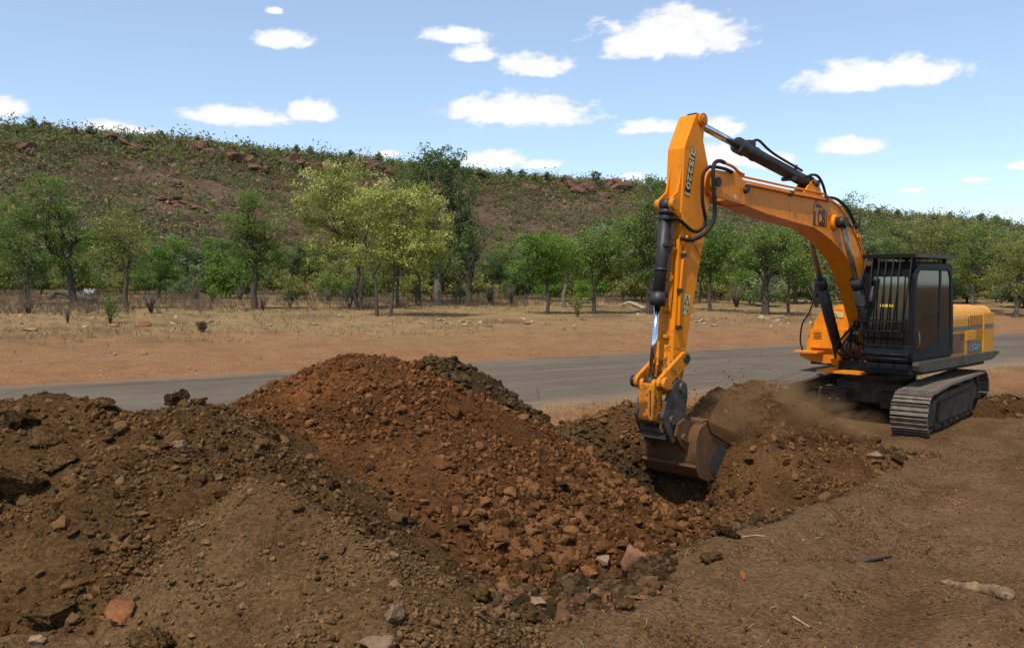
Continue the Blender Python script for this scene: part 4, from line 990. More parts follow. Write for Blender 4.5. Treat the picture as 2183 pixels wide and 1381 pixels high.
def glass_mat(name, tint, rough=.03, boost=.03):
    m, N = new_mat(name); co = objco(N)
    st = N('ShaderNodeVectorMath', {0: co, 1: (6, 6, .35)}, operation='MULTIPLY').outputs[0]
    dust = N.math('MULTIPLY', N.noise(st, 3, 5, .65), .08)
    tr = N('ShaderNodeBsdfTransparent', {'Color': (*tint, 1)}); gl = N('ShaderNodeBsdfGlossy', {'Color': (.9, .95, 1, 1), 'Roughness': rough})
    df = N('ShaderNodeBsdfDiffuse', {'Color': (.30, .27, .22, 1)})
    fr = N('ShaderNodeFresnel', {'IOR': 1.52}).outputs[0]
    a = N('ShaderNodeMixShader', {0: dust, 1: tr.outputs[0], 2: df.outputs[0]})
    b = N('ShaderNodeMixShader', {0: N.math('ADD', N.math('MULTIPLY', fr, .9), boost), 1: a.outputs[0], 2: gl.outputs[0]})
    N('ShaderNodeOutputMaterial', {'Surface': b.outputs[0]}); return m
M_GLS = glass_mat('front_glass', (.62, .76, .78), .04, .12); M_GLD = glass_mat('side_glass', (.03, .034, .030), .06, .03)

EX = empty('excavator', (EXC[0], EXC[1], 0), YAW_U)
tag(EX, 'yellow tracked excavator with black caged cab, digging beside the road', 'excavator')
def part(name, bm, mat, parent=EX, bevel=0, seg=1, smooth=False): return link(name, bm_mesh(name, bm, bevel, seg, smooth), mat, parent)
def boxp(name, b, mat, parent=EX, bevel=.01):
    bm = bmesh.new(); add_box(bm, *b); return part(name, bm, mat, parent, bevel)
def text_plate(body, size, origin, right, up, mat, parent, name='lettering', ext=.002, squeeze=1.0, bold=.0):
    cu = bpy.data.curves.new('t', 'FONT'); cu.body = body; cu.size = size; cu.extrude = ext; cu.offset = bold; cu.resolution_u = 3
    to = bpy.data.objects.new('t', cu); COL.objects.link(to); dg = bpy.context.evaluated_depsgraph_get()
    me = bpy.data.meshes.new_from_object(to.evaluated_get(dg)); bpy.data.objects.remove(to); bpy.data.curves.remove(cu)
    r, u = Vector(right).normalized(), Vector(up).normalized(); n = r.cross(u)
    M = Matrix(((r.x * squeeze, u.x, n.x, origin[0]), (r.y * squeeze, u.y, n.y, origin[1]), (r.z * squeeze, u.z, n.z, origin[2]), (0, 0, 0, 1)))
    me.transform(M); me.materials.clear(); return link(name, me, mat, parent)

# ---- undercarriage
def track_path(n=46):
    pts = []
    for x in np.linspace(-1.5, 1.5, 20): pts.append((x, .035))
    for t in np.linspace(-90, 98, 24): pts.append((1.80 + .405 * math.cos(R(t)), .42 + .385 * math.sin(R(t))))
    pts += [(1.3, .835), (.75, .87), (0, .878), (-.75, .885), (-1.4, .895)]
    for t in np.linspace(84, 270, 24): pts.append((-1.80 + .42 * math.cos(R(t)), .465 + .43 * math.sin(R(t))))
    P = np.array(pts + [pts[0]]); L = np.r_[0, np.cumsum(np.hypot(*np.diff(P, axis=0).T))]
    s = np.linspace(0, L[-1], n + 1)[:-1]
    x = np.interp(s, L, P[:, 0]); z = np.interp(s, L, P[:, 1]); e = .05
    dx = np.interp((s + e) % L[-1], L, P[:, 0]) - np.interp((s - e) % L[-1], L, P[:, 0]); dz = np.interp((s + e) % L[-1], L, P[:, 1]) - np.interp((s - e) % L[-1], L, P[:, 1])
    return x, z, np.arctan2(dz, dx), L[-1] / n
tx, tz, ta, pitch = track_path()
bm = bmesh.new(); w2 = .305
add_box(bm, -pitch * .46, pitch * .46, -w2, w2, -.012, .012)
for gx in (-.36, 0, .36): add_box(bm, gx * pitch * 1.15 - .009, gx * pitch * 1.15 + .009, -w2 + .004, w2 - .004, -.042, -.010)
for sy in (-.1, .1): add_box(bm, -pitch * .40, pitch * .40, sy - .03, sy + .03, .010, .085)
shoe_me = bm_mesh('track_shoe', bm, .004)
shoe_me.materials.append(M_SHOE)
dyaw = YAW_T - YAW_U
for side in (1, -1):
    bm = bmesh.new(); prof = [(-1.62, .20), (1.62, .20), (1.9, .33), (1.9, .5), (1.55, .60), (.9, .70), (-1.45, .74), (-1.75, .6), (-1.75, .3)]
    add_prism(bm, prof, -.17, .17); add_prism(bm, [(-1.2, .24), (1.25, .24), (1.15, .58), (-1.1, .62)], -.235, .235)
    tr = part('track', bm, M_FRM, EX, .015); tr.rotation_euler = (0, 0, dyaw)
    yc = side * 1.195; tr.location = (-math.sin(dyaw) * yc, math.cos(dyaw) * yc, 0)
    for i in range(len(tx)):
        o = link('track_shoe', shoe_me, None, tr); o.location = (tx[i], 0, tz[i]); o.rotation_euler = (0, -ta[i], 0)
    def wheel(name, x, z, r, w, hub):
        bm = bmesh.new(); add_cyl(bm, (x, -w, z), (x, w, z), r, seg=24); add_cyl(bm, (x, -w - .03, z), (x, w + .03, z), r * hub, seg=18)
        add_cyl(bm, (x, -w - .055, z), (x, w + .055, z), r * hub * .45, seg=12); return part(name, bm, M_FRM, tr, .008)
    wheel('front_idler', 1.80, .42, .30, .10, .55); sp = wheel('sprocket', -1.80, .465, .32, .06, .68)
    for k in range(7): wheel('track_roller', -1.2 + k * .4, .17, .085, .19, .6)
    for k in (-.6, .6): wheel('carrier_roller', k, .76, .055, .15, .6)
bm = bmesh.new()
add_prism(bm, [(-.75, .42), (.75, .42), (.6, .80), (-.6, .80)], -.62, .62)
for sx in (1, -1):
    for sy in (1, -1):
        M = Matrix.Translation((sx * .55, sy * .72, .52)) @ Matrix.Rotation(sx * sy * .32, 4, 'Z'); add_box(bm, -.26, .26, -.5, .5, -.17, .14, M)
add_box(bm, -.3, .3, -1.05, 1.05, .38, .62)
und = part('undercarriage_frame', bm, M_FRM, EX, .02); und.rotation_euler = (0, 0, dyaw)
bm = bmesh.new(); add_cyl(bm, (0, 0, .78), (0, 0, 1.06), .62, seg=40); add_cyl(bm, (0, 0, .86), (0, 0, .96), .67, seg=40); part('slew_ring', bm, M_FRM)

# ---- revolving deck
bm = bmesh.new()
add_prism(bm, [(1.45, .36), (1.45, 1.2), (1.2, 1.24), (-2.1, 1.24), (-2.1, -1.24), (.45, -1.24), (.45, -.30), (1.15, -.30), (1.15, .30)], 1.06, 1.27, 'z')
add_box(bm, -1.9, 1.0, -.42, .42, .98, 1.07)
part('deck', bm, M_BLK, EX, .02)
bm = bmesh.new(); add_prism(bm, [(1.50, 1.315), (1.52, 1.25), (1.48, 1.16), (1.3, 1.13), (-2.2, 1.15), (-2.64, 1.26), (-2.66, 1.30), (-2.5, 1.315)], 1.24, 1.345); part('side_step', bm, M_GRY, EX, .018, 2)
bm = bmesh.new(); add_prism(bm, [(.44, 1.06), (.44, 1.02), (1.52, 1.02), (1.52, 1.06)], -.55, .30); part('belly_plate', bm, M_ORA, EX, .006)
# boom foot cheeks
for sy in (1, -1):
    bm = bmesh.new(); add_prism(bm, [(-.35, 1.24), (1.22, 1.24), (1.22, 1.42), (.85, 1.62), (.70, 1.95), (.35, 1.98), (.12, 1.75)], sy * .235, sy * .30); part('boom_foot_plate', bm, M_ORA, EX, .012)
# ---- counterweight and engine hood
def rounded(y0, y1, z0, z1, r, n=5):
    p = [(y0, z0), (y1, z0)]
    for k in range(n + 1): t = math.pi / 2 * k / n; p.append((y1 - r + r * math.cos(t), z1 - r + r * math.sin(t)))
    for k in range(n + 1): t = math.pi / 2 + math.pi / 2 * k / n; p.append((y0 + r + r * math.cos(t), z1 - r + r * math.sin(t)))
    return p
bm = bmesh.new(); ys = np.linspace(-1, 1, 15)
outl = [(-1.98, -1.25), (-1.98, 1.25)] + [(-2.58 - .20 * (1 - abs(t) ** 3.0), 1.25 * t) for t in ys[::-1]]
add_prism(bm, outl, 1.16, 2.10, 'z'); part('counterweight', bm, M_HOOD, EX, .07, 3)
bm = bmesh.new(); add_prism(bm, rounded(-1.22, 1.22, 1.28, 2.27, .26, 6), -.34, -2.02, 'x')
hood = part('engine_hood', bm, M_HOOD, EX, .012)
bm = bmesh.new(); add_prism(bm, rounded(-1.20, 1.20, 2.06, 2.245, .17, 6), -2.025, -2.55, 'x'); part('hood_tail', bm, M_HOOD, hood, .05, 2)
boxp('hood_seam', (-1.205, -1.19, 1.205, 1.226, 1.30, 2.03), M_BLK, hood, 0); boxp('hood_stripe', (-2.0, -.36, 1.21, 1.226, 1.79, 1.87), M_STRIPE, hood, .002)
boxp('tail_stripe', (-2.52, -2.03, 1.24, 1.256, 1.80, 1.88), M_STRIPE, hood, .002)
for (x0, x1, z0, z1, rows, cols) in ((-1.95, -1.30, 1.90, 2.06, 7, 5), (-1.97, -1.55, 1.60, 1.775, 7, 4)):
    boxp('louvre_recess', (x0, x1, 1.2, 1.229, z0, z1), M_BLK, hood, 0)
    for k in range(rows):
        zz = z0 + (k + .5) * (z1 - z0) / rows; boxp('louvre_slat', (x0, x1, 1.215, 1.236, zz - .006, zz + .006), M_HOOD, hood, 0)
    for k in range(1, cols): xx = x0 + k * (x1 - x0) / cols; boxp('louvre_bar', (xx - .008, xx + .008, 1.215, 1.237, z0, z1), M_HOOD, hood, 0)
boxp('side_door', (-.98, -.38, 1.21, 1.232, 1.36, 1.74), simple('oily_panel', (.13, .05, .022), .6, nscale=3, var=.7), hood, .008)
boxp('lower_panel', (-1.97, -1.22, 1.21, 1.229, 1.32, 1.56), M_STRIPE, hood, .004)
boxp('yellow_panel', (-1.60, -1.08, 1.215, 1.234, 1.58, 1.77), M_HOOD, hood, .006)
text_plate('JS220', .15, (-1.42, 1.232, 1.38), (-1, 0, 0), (0, 0, 1), simple('faded_print', (.22, .21, .19), .6), hood, squeeze=1.25)
bm = bmesh.new(); add_cyl(bm, (-1.5, .3, 2.2), (-1.5, .3, 2.44), .06, seg=14); part('exhaust', bm, M_BLK, hood, .004)
# ---- right-hand tanks and tool box
prof = [(-.44, 1.27), (-1.36, 1.27), (-1.37, 1.40), (-1.30, 1.72), (-1.18, 1.98), (-1.05, 2.12), (-.92, 2.185), (-.84, 2.20), (-.44, 2.20)]
bm = bmesh.new(); add_prism(bm, [(p[0], p[1]) for p in prof], .36, -1.9, 'x'); tank = part('tank_cover', bm, M_YEL, EX, .02, 2)
bm = bmesh.new(); add_prism(bm, [(-.44, 1.4), (-1.24, 1.4), (-1.22, 1.78), (-.44, 1.78)], .365, .50, 'x'); tb = part('tool_box', bm, M_YEL, EX, .02, 2)
boxp('vent_recess', (.497, .505, -1.14, -.98, 1.58, 1.72), M_BLK, tb, 0)
for k in range(5): boxp('vent_slat', (.50, .512, -1.145, -.975, 1.595 + k * .028, 1.607 + k * .028), M_YEL, tb, 0)
boxp('warning_plate', (.362, .374, -.84, -.58, 2.02, 2.13), M_DECY, tank, .002)
bm = bmesh.new()
for a, b in (((-.79, 2.04), (-.71, 2.04)), ((-.71, 2.04), (-.75, 2.11)), ((-.75, 2.11), (-.79, 2.04))): add_tube(bm, [(.376, *a), (.376, *b)], .006, 4)
part('warning_triangle', bm, M_DEC, tank)
bm = bmesh.new(); add_prism(bm, [(-.50, 1.27), (-.52, 1.13), (-.9, 1.09), (-1.2, 1.12), (-1.42, 1.20), (-1.47, 1.235), (-1.44, 1.27)], .50, -1.6, 'x'); part('tank_skirt', bm, M_ORA, EX, .012)
boxp('tank_step', (.50, .78, -1.43, -.92, 1.30, 1.34), M_ORA, EX, .006)
bm = bmesh.new(); add_tube(bm, spline([(.60, -1.33, 1.34), (.60, -1.38, 1.55), (.60, -1.34, 1.88), (.58, -1.22, 2.08), (.5, -1.15, 2.35), (.4, -1.12, 2.62)], 5), .017, 8); rail = part('handrail', bm, M_BLK)
bm = bmesh.new(); add_box(bm, .36, .40, -1.20, -1.02, 2.42, 2.72); part('mirror', bm, M_BLK, rail, .012)
# hydraulic clutter beside the boom foot
for k in range(9):
    rd = random.Random(40 + k); bm = bmesh.new(); y0 = rd.uniform(-.2, .3)
    add_tube(bm, spline([(1.2, y0, 1.3), (1.3 + rd.uniform(-.05, .1), y0 + rd.uniform(-.1, .1), 1.5), (1.1, y0 * .5, 1.8 + rd.uniform(-.1, .2)), (.9, y0 * .4, 1.9)], 5), .02, 7); part('hydraulic_hose', bm, M_RUB)

# ---- cab
bm = bmesh.new()
add_prism(bm, [(1.46, 1.28), (1.5, 1.45), (1.48, 1.62), (-.30, 1.62), (-.30, 1.28)], .34, 1.22); add_box(bm, -.31, -.26, .34, 1.22, 1.5, 2.95)
cab = part('cab', bm, M_BLK, EX, .02)
bm = bmesh.new(); add_prism(bm, rounded(.32, 1.24, 2.93, 3.09, .09, 4), 1.40, -.24, 'x'); part('roof', bm, M_BLK, cab, .03, 2)
out_ = [(1.50, 1.36), (1.52, 2.1), (1.50, 2.78), (1.44, 2.95), (1.32, 3.035), (.6, 3.06), (.05, 3.06), (-.13, 2.99), (-.22, 2.83), (-.28, 2.3), (-.33, 1.36)]
inn_ = [(1.41, 1.47), (1.43, 2.1), (1.42, 2.74), (1.38, 2.86), (1.28, 2.94), (.6, 2.965), (.08, 2.965), (-.06, 2.92), (-.13, 2.80), (-.18, 2.3), (-.22, 1.47)]
for nm, y0, y1 in (('door', 1.215, 1.255), ('side_frame', .31, .345)):
    bm = bmesh.new(); add_ring(bm, out_, inn_, y0, y1); dr = part(nm, bm, M_BLK, cab, .008)
    bm = bmesh.new(); add_prism(bm, [(p[0], p[1]) for p in inn_], (y0 + y1) / 2 - .003, (y0 + y1) / 2 + .003); part('pane', bm, M_GLD, dr)
    if nm == 'door':
        bm = bmesh.new(); add_box(bm, .30, .38, y0 + .004, y1 - .004, 1.46, 2.97); part('door_pillar', bm, M_BLK, dr, .006)
        bm = bmesh.new(); add_tube(bm, [(1.42, 1.245, 2.02), (.9, 1.25, 2.13), (.36, 1.245, 2.2)], .018, 6); part('door_rail', bm, M_BLK, dr)
        bm = bmesh.new(); add_prism(bm, [(1.42, 1.44), (1.3, 1.46), (.75, 1.58), (.40, 1.78), (.36, 1.84), (-.2, 1.86), (-.23, 1.44)], y0 + .006, y1 - .010); part('door_kick_panel', bm, M_BLK, dr, .006)
        bm = bmesh.new(); add_tube(bm, spline([(1.30, 1.25, 1.5), (1.38, 1.30, 1.58), (1.38, 1.30, 1.75), (1.30, 1.25, 1.84)], 4), .014, 6); part('door_handle', bm, M_GRY, dr)
fo = [(.34, 1.40), (.33, 2.1), (.35, 2.86), (.42, 2.95), (1.14, 2.95), (1.21, 2.86), (1.22, 2.1), (1.22, 1.40)]; fi = [(.42, 1.92), (.41, 2.2), (.43, 2.76), (.47, 2.82), (1.09, 2.82), (1.13, 2.76), (1.14, 2.2), (1.14, 1.92)]
bm = bmesh.new(); add_ring(bm, fo, fi, 1.425, 1.475, 'x'); ff = part('windscreen_frame', bm, M_BLK, cab, .008)
bm = bmesh.new(); add_prism(bm, fi, 1.447, 1.453, 'x'); part('pane', bm, M_GLS, ff)
boxp('window_label', (1.455, 1.459, .62, .86, 2.28, 2.325), M_LAMPY, ff, 0)
bm = bmesh.new(); add_prism(bm, [(.40, 1.50), (1.14, 1.50), (1.14, 1.86), (.40, 1.86)], 1.476, 1.482, 'x'); part('lower_pane', bm, M_GLD, ff)
# seat and controls inside
bm = bmesh.new(); add_box(bm, .15, .68, .55, 1.02, 1.62, 1.86); seat = part('seat', bm, M_SEAT, cab, .05, 2)
bm = bmesh.new(); add_prism(bm, [(.10, 1.8), (.28, 1.8), (.18, 2.5), (.04, 2.5)], .56, 1.01); part('seat_back', bm, simple('seat_back_reflection_teal', (.16, .26, .34), .9), seat, .05, 2)  # teal colour stands in for bluish reflections in the windscreen
bm = bmesh.new(); add_box(bm, .03, .13, .66, .92, 2.53, 2.72); part('headrest', bm, M_SEAT, seat, .03)
for yy in (.48, 1.08):
    bm = bmesh.new(); add_box(bm, .2, .85, yy - .06, yy + .06, 1.62, 2.0); add_tube(bm, [(.78, yy, 2.0), (.82, yy, 2.15)], .022, 6); part('control_console', bm, M_BLK, cab, .02)
# front guard: bars lean forward to the bottom
bm = bmesh.new(); add_box(bm, 1.50, 1.58, .33, 1.27, 3.15, 3.225); grd = part('front_guard', bm, M_BLK, cab, .008)
for yt, yb in ((.36, .30), (.52, .46), (.645, .575), (.775, .70), (.90, .82), (1.025, .94), (1.22, 1.10)):
    bm = bmesh.new(); add_tube(bm, [(1.56, yt, 3.20), (1.62, (yt + yb) / 2, 2.5), (1.66, yb, 1.84)], .014, 6); part('guard_bar', bm, M_BLK, grd)
for zz, y0, y1 in ((2.02, .22, 1.14), (1.85, .28, 1.12)):
    bm = bmesh.new(); add_tube(bm, [(1.655, y0, zz), (1.655, y1, zz)], .014, 6); part('guard_rail', bm, M_BLK, grd)
bm = bmesh.new()
for zz in (1.36, 1.44): add_tube(bm, [(1.62, .36, zz), (1.62, 1.2, zz)], .022, 6)
for yy in (.38, .65, .92, 1.18): add_tube(bm, [(1.62, yy, 1.36), (1.62, yy, 1.48)], .02, 6); add_tube(bm, [(1.45, yy, 1.40), (1.62, yy, 1.40)], .016, 6)
part('foot_rail', bm, M_BLK, cab)
bm = bmesh.new(); add_prism(bm, [(1.56, 3.16), (1.56, 3.225), (-.20, 3.225), (-.24, 3.20), (-.20, 3.16)], .36, 1.27); rg_ = part('roof_guard', bm, M_GRY, cab, .006)
for xx, yy in ((1.3, .45), (1.3, 1.15), (-.1, .45), (-.1, 1.15)): boxp('guard_post', (xx - .03, xx + .03, yy - .03, yy + .03, 3.07, 3.17), M_BLK, rg_, 0)
bm = bmesh.new(); add_cyl(bm, (1.47, .45, 3.08), (1.55, .45, 3.08), .05, .065, 14); part('work_lamp', bm, M_GRY, cab)
bm = bmesh.new(); add_tube(bm, [(-.1, .9, 3.2), (-.1, .9, 3.75)], .006, 5); part('aerial', bm, M_BLK, cab)

# ---- boom
up_ = [(5.62, 4.335), (5.41, 4.262), (4.6, 4.235), (4.08, 4.215), (3.4, 4.20), (2.80, 4.185), (2.56, 4.165), (2.26, 4.085), (1.976, 3.93), (1.754, 3.765), (1.551, 3.585), (1.368, 3.378), (1.22, 3.12), (1.04, 2.72), (.80, 2.30), (.55, 2.05), (.34, 1.88)]
lo_ = [(.28, 1.70), (.36, 1.55), (.52, 1.50), (.68, 1.58), (.84, 1.80), (1.02, 2.08), (1.30, 2.52), (1.60, 2.88), (1.816, 3.10), (2.04, 3.24), (2.26, 3.355), (2.54, 3.475), (2.86, 3.585), (3.15, 3.665), (3.9, 3.73), (4.69, 3.81), (5.3, 3.90), (5.62, 3.96)]
bm = bmesh.new(); add_prism(bm, up_ + lo_, -.185, .185); boom = part('boom', bm, M_YEL, EX, .006)
def flange(edge, th, w, nm, mat):
    bm = bmesh.new(); E = [Vector((p[0], 0, p[1])) for p in edge]; rows = []
    for i, p in enumerate(E):
        t = (E[min(i + 1, len(E) - 1)] - E[max(i - 1, 0)]).normalized(); n = Vector((-t.z, 0, t.x))
        rows.append([bm.verts.new(p + n * a + Vector((0, b, 0))) for a, b in ((-th, -w), (th, -w), (th, w), (-th, w))])
    for a, b in zip(rows, rows[1:]):
        for k in range(4): bm.faces.new((a[k], b[k], b[(k + 1) % 4], a[(k + 1) % 4]))
    bm.faces.new(rows[0]); bm.faces.new(rows[-1][::-1]); part(nm, bm, mat, boom, .003)
flange(up_[1:], .013, .206, 'top_flange', M_YEL); flange(lo_[3:-1], .013, .206, 'bottom_flange', M_YEL)
PIV = (6.20, 4.17)
for sy in (1, -1):
    arc = [(PIV[0] + .19 * math.cos(R(t)), PIV[1] + .19 * math.sin(R(t))) for t in np.linspace(80, -95, 12)]
    bm = bmesh.new(); add_prism(bm, [(5.35, 4.255), (5.60, 4.36)] + arc + [(5.75, 3.93), (5.35, 3.90)], sy * .168, sy * .215); fk = part('fork_plate', bm, M_YEL, boom, .008)
    bm = bmesh.new(); add_cyl(bm, (PIV[0], sy * .15, PIV[1]), (PIV[0], sy * .26, PIV[1]), .145, seg=24); add_cyl(bm, (PIV[0], sy * .25, PIV[1]), (PIV[0], sy * .285, PIV[1]), .10, seg=20); part('pivot_boss', bm, M_YEL, fk, .008)
    bm = bmesh.new(); add_cyl(bm, (PIV[0], sy * .28, PIV[1]), (PIV[0], sy * .305, PIV[1]), .07, seg=16); part('pivot_pin', bm, M_PIN, fk, .005)
# ram lug on top of the boom
for sy in (1, -1):
    bm = bmesh.new(); add_prism(bm, [(3.40, 4.19), (3.08, 4.46), (2.98, 4.50), (2.86, 4.47), (2.80, 4.38), (2.62, 4.16)], sy * .085, sy * .115); part('ram_lug', bm, M_YEL, boom, .008)
bm = bmesh.new(); add_cyl(bm, (2.93, -.16, 4.42), (2.93, .16, 4.42), .055, seg=14); part('lug_pin', bm, M_PIN, boom, .005)
# emblem and lettering on the boom's side
bm = bmesh.new()
pent = [(3.16, 3.69), (3.15, 3.985), (3.09, 4.13), (2.67, 3.93), (2.685, 3.68)]
cen = (2.92, 3.86); inn = [(cen[0] + (p[0] - cen[0]) * .92, cen[1] + (p[1] - cen[1]) * .92) for p in pent]
add_ring(bm, pent, inn, .186, .189); part('emblem_frame', bm, M_DEC, boom)
for ch, x_ in (('J', 3.135), ('C', 3.00), ('B', 2.85)): text_plate(ch, .36 if ch != 'J' else .30, (x_, .187, 3.715 - (3.13 - x_) * .03), (-1, 0, -.03), (-.05, 0, 1), M_DEC, boom, squeeze=.56 if ch != 'J' else .9, bold=.012)
boxp('emblem_patch', (2.90, 3.06, .187, .190, 4.0, 4.05), M_DEC, boom, 0)
bm = bmesh.new(); add_cyl(bm, (5.62, .214, 3.99), (5.62, .218, 3.99), .035, seg=16); part('round_sticker', bm, simple('white_sticker', (.6, .55, .45), .5), boom)
# pipes along the boom
for y_, z_, x0, x1 in ((.15, .055, 5.55, 2.7), (.215, .01, 5.35, 2.62)):
    bm = bmesh.new(); P = [(x, y_, float(np.interp(x, [p[0] for p in up_[::-1]], [p[1] for p in up_[::-1]])) + z_ + (.02 if y_ < .2 else -.05)) for x in np.linspace(x0, x1, 14)]
    add_tube(bm, P, .020, 8); part('hydraulic_pipe', bm, M_ORA, boom)
for xx in (5.28, 3.95, 2.75): boxp('pipe_clamp', (xx - .045, xx + .045, .186, .245, 4.13, 4.215), M_PIN if xx < 5 else M_CYL, boom, .008)
bm = bmesh.new(); add_cyl(bm, (5.36, .19, 4.12), (5.36, .27, 4.12), .05, seg=12); part('pipe_bolt', bm, M_PIN, boom)
def hose(pts, y, r=.022, nm='hose', mat=None, par=None):
    ys = y if isinstance(y, (list, tuple)) else [y] * len(pts)
    bm = bmesh.new(); add_tube(bm, spline([(p[0], yy, p[1]) for p, yy in zip(pts, ys)], 6), r, 8); return part(nm, bm, mat or M_RUB, par or boom)
hose([(5.55, 4.33), (5.70, 4.36), (5.84, 4.42), (6.10, 4.46)], .31, .022, 'steel_elbow', M_ORA)
hose([(6.08, 4.46), (6.22, 4.47), (6.36, 4.42), (6.41, 4.28), (6.38, 3.99), (6.33, 3.68), (6.45, 3.45), (6.72, 3.32), (6.95, 3.33)], [.31, .32, .33, .34, .34, .32, .28, .22, .18], .030)
hose([(5.72, 4.36), (5.95, 4.39), (6.24, 4.39), (6.40, 4.36), (6.53, 4.23), (6.52, 3.88), (6.41, 3.60), (6.50, 3.47), (6.69, 3.45), (6.95, 3.58), (7.07, 3.62)], [.22, .23, .24, .25, .25, .24, .22, .2, .19, .17, .14], .026)
hose([(3.24, 4.5), (3.05, 4.56), (2.84, 4.55), (2.66, 4.42), (2.52, 4.2)], .10, .024); hose([(3.24, 4.44), (3.02, 4.53), (2.80, 4.50), (2.68, 4.38), (2.58, 4.2)], .02, .02)
hose([(2.62, 4.17), (2.42, 4.21), (2.14, 4.18), (1.80, 4.05), (1.56, 3.86), (1.42, 3.72)], .14, .028); hose([(1.42, 3.74), (1.36, 3.62), (1.20, 3.40), (1.02, 3.20)], .14, .018, 'hydraulic_pipe', M_ORA)
hose([(1.95, 3.80), (1.70, 3.72), (1.56, 3.80)], .2, .012)
boxp('hose_bracket', (1.40, 1.54, .08, .22, 3.54, 3.60), M_ORA, boom, .006)

# ---- rams
def ram(a, b, y, frac, rb, rr, mat_b, mat_r, gland=1.18, nm='ram', eye=True):
    """barrel from a towards b over frac of the length, then the rod"""
    A, B = Vector((a[0], y, a[1])), Vector((b[0], y, b[1])); d = (B - A).normalized(); L = (B - A).length; m = A + d * L * frac
    bm = bmesh.new(); add_cyl(bm, A + d * .10, m, rb, seg=22); add_cyl(bm, m - d * .16, m + d * .03, rb * gland, seg=22); add_cyl(bm, A + d * .08, A + d * .14, rb * gland * .97, seg=22); add_cyl(bm, m - d * .5, m - d * .46, rb * 1.12, seg=22)
    add_cyl(bm, A - Vector((0, .07, 0)), A + Vector((0, .07, 0)), rb * .95, seg=18); rm = part(nm, bm, mat_b, EX, .006)
    bm = bmesh.new(); add_cyl(bm, m, B - d * .05, rr, seg=18); part('rod', bm, mat_r, rm)
    bm = bmesh.new(); add_cyl(bm, B - Vector((0, .07, 0)), B + Vector((0, .07, 0)), rr * 1.9, seg=18); part('rod_eye', bm, M_PIN, rm, .006); return rm
for sy in (1, -1):
    rm = ram((.97, 1.22), (2.40, 3.77), sy * .335, .60, .092, .052, M_CYL, M_ROD, 1.15, 'boom_ram')
    bm = bmesh.new(); add_cyl(bm, (2.40, sy * .18, 3.77), (2.40, sy * .25, 3.77), .15, .125, 24); part('ram_boss', bm, M_YEL, boom, .006)
    bm = bmesh.new(); add_cyl(bm, (2.40, sy * .24, 3.77), (2.40, sy * .425, 3.77), .085, seg=20); part('ram_pin', bm, M_PIN, boom, .008)
    bm = bmesh.new(); add_tube(bm, spline([(1.85, sy * .43, 2.78), (1.72, sy * .45, 2.6), (1.45, sy * .45, 2.1), (1.2, sy * .42, 1.6)], 4), .016, 6); part('ram_pipe', bm, M_CYL, rm)
    bm = bmesh.new(); add_prism(bm, [(.80, 1.25), (1.16, 1.25), (1.08, 1.12), (.86, 1.12)], sy * .335 - .12, sy * .335 + .12); part('ram_foot', bm, M_ORA, EX, .01)
dram = ram((2.93, 4.42), (6.42, 5.055), 0, .655, .105, .058, M_CYL, M_CHR, 1.2, 'dipper_ram')
bm = bmesh.new(); add_tube(bm, spline([(4.9, .02, 4.92), (4.7, .04, 4.97), (4.45, .06, 4.86), (4.2, .10, 4.76), (3.4, .10, 4.60)], 5), .022, 7); part('ram_pipe', bm, M_CYL, dram)
bm = bmesh.new(); add_tube(bm, [(3.45, .0, 4.55), (3.45, .02, 4.70)], .03, 8); add_box(bm, 4.78, 4.98, -.05, .05, 4.86, 4.95); add_box(bm, 3.6, 3.7, -.12, .12, 4.42, 4.48); part('ram_fitting', bm, M_CYL, dram, .006)
bram = ram((7.045, 3.81), (7.385, 1.32), 0, .56, .088, .044, M_CYL, M_CHR, 1.25, 'bucket_ram')
bm = bmesh.new(); add_tube(bm, spline([(7.02, .10, 3.62), (7.06, .115, 3.4), (7.12, .12, 2.9), (7.18, .115, 2.5)], 4), .014, 6); add_box(bm, 6.93, 7.17, -.12, .12, 3.60, 3.63); add_box(bm, 6.98, 7.2, -.11, .13, 3.22, 3.25); part('ram_pipe', bm, M_CYL, bram)

# ---- dipper
dl_ = [(6.47, 5.14), (6.555, 5.115), (6.779, 4.72), (6.83, 4.61), (6.845, 4.34), (6.87, 3.955), (6.885, 3.69), (6.94, 3.2), (7.0, 2.46), (7.04, 2.05), (7.06, 1.6), (7.12, 1.25), (7.06, 1.12), (6.97, 1.10), (6.885, 1.17)]
dr_ = [(6.80, 1.47), (6.72, 1.92), (6.57, 2.5), (6.375, 3.217), (6.205, 3.85), (6.20, 4.1), (6.245, 4.42), (6.375, 4.76), (6.36, 4.93), (6.36, 5.06), (6.40, 5.12)]
bm = bmesh.new(); add_prism(bm, dl_ + dr_, -.145, .145); dip = part('dipper', bm, M_ARM, EX, .010)
for sy in (1, -1):
    bm = bmesh.new(); add_prism(bm, [(6.846, 4.36), (6.875, 4.2), (6.93, 4.0), (7.08, 3.90), (7.13, 3.80), (7.09, 3.71), (7.0, 3.69), (6.88, 3.62), (6.85, 3.9)], sy * .085, sy * .112); lug = part('ram_lug', bm, M_ARM, dip, .006)
    bm = bmesh.new(); add_cyl(bm, (7.045, sy * .08, 3.81), (7.045, sy * .165, 3.81), .085, seg=20); part('lug_boss', bm, M_LINK, dip, .006)
    bm = bmesh.new(); add_cyl(bm, (6.42, sy * .13, 5.055), (6.42, sy * .185, 5.055), .095, seg=20); add_cyl(bm, (6.42, sy * .18, 5.055), (6.42, sy * .205, 5.055), .06, seg=16); part('top_boss', bm, M_LINK, dip, .006)
bm = bmesh.new(); add_cyl(bm, (6.43, -.06, 5.10), (6.43, .06, 5.10), .07, seg=14); part('top_pin', bm, M_PIN, dip)
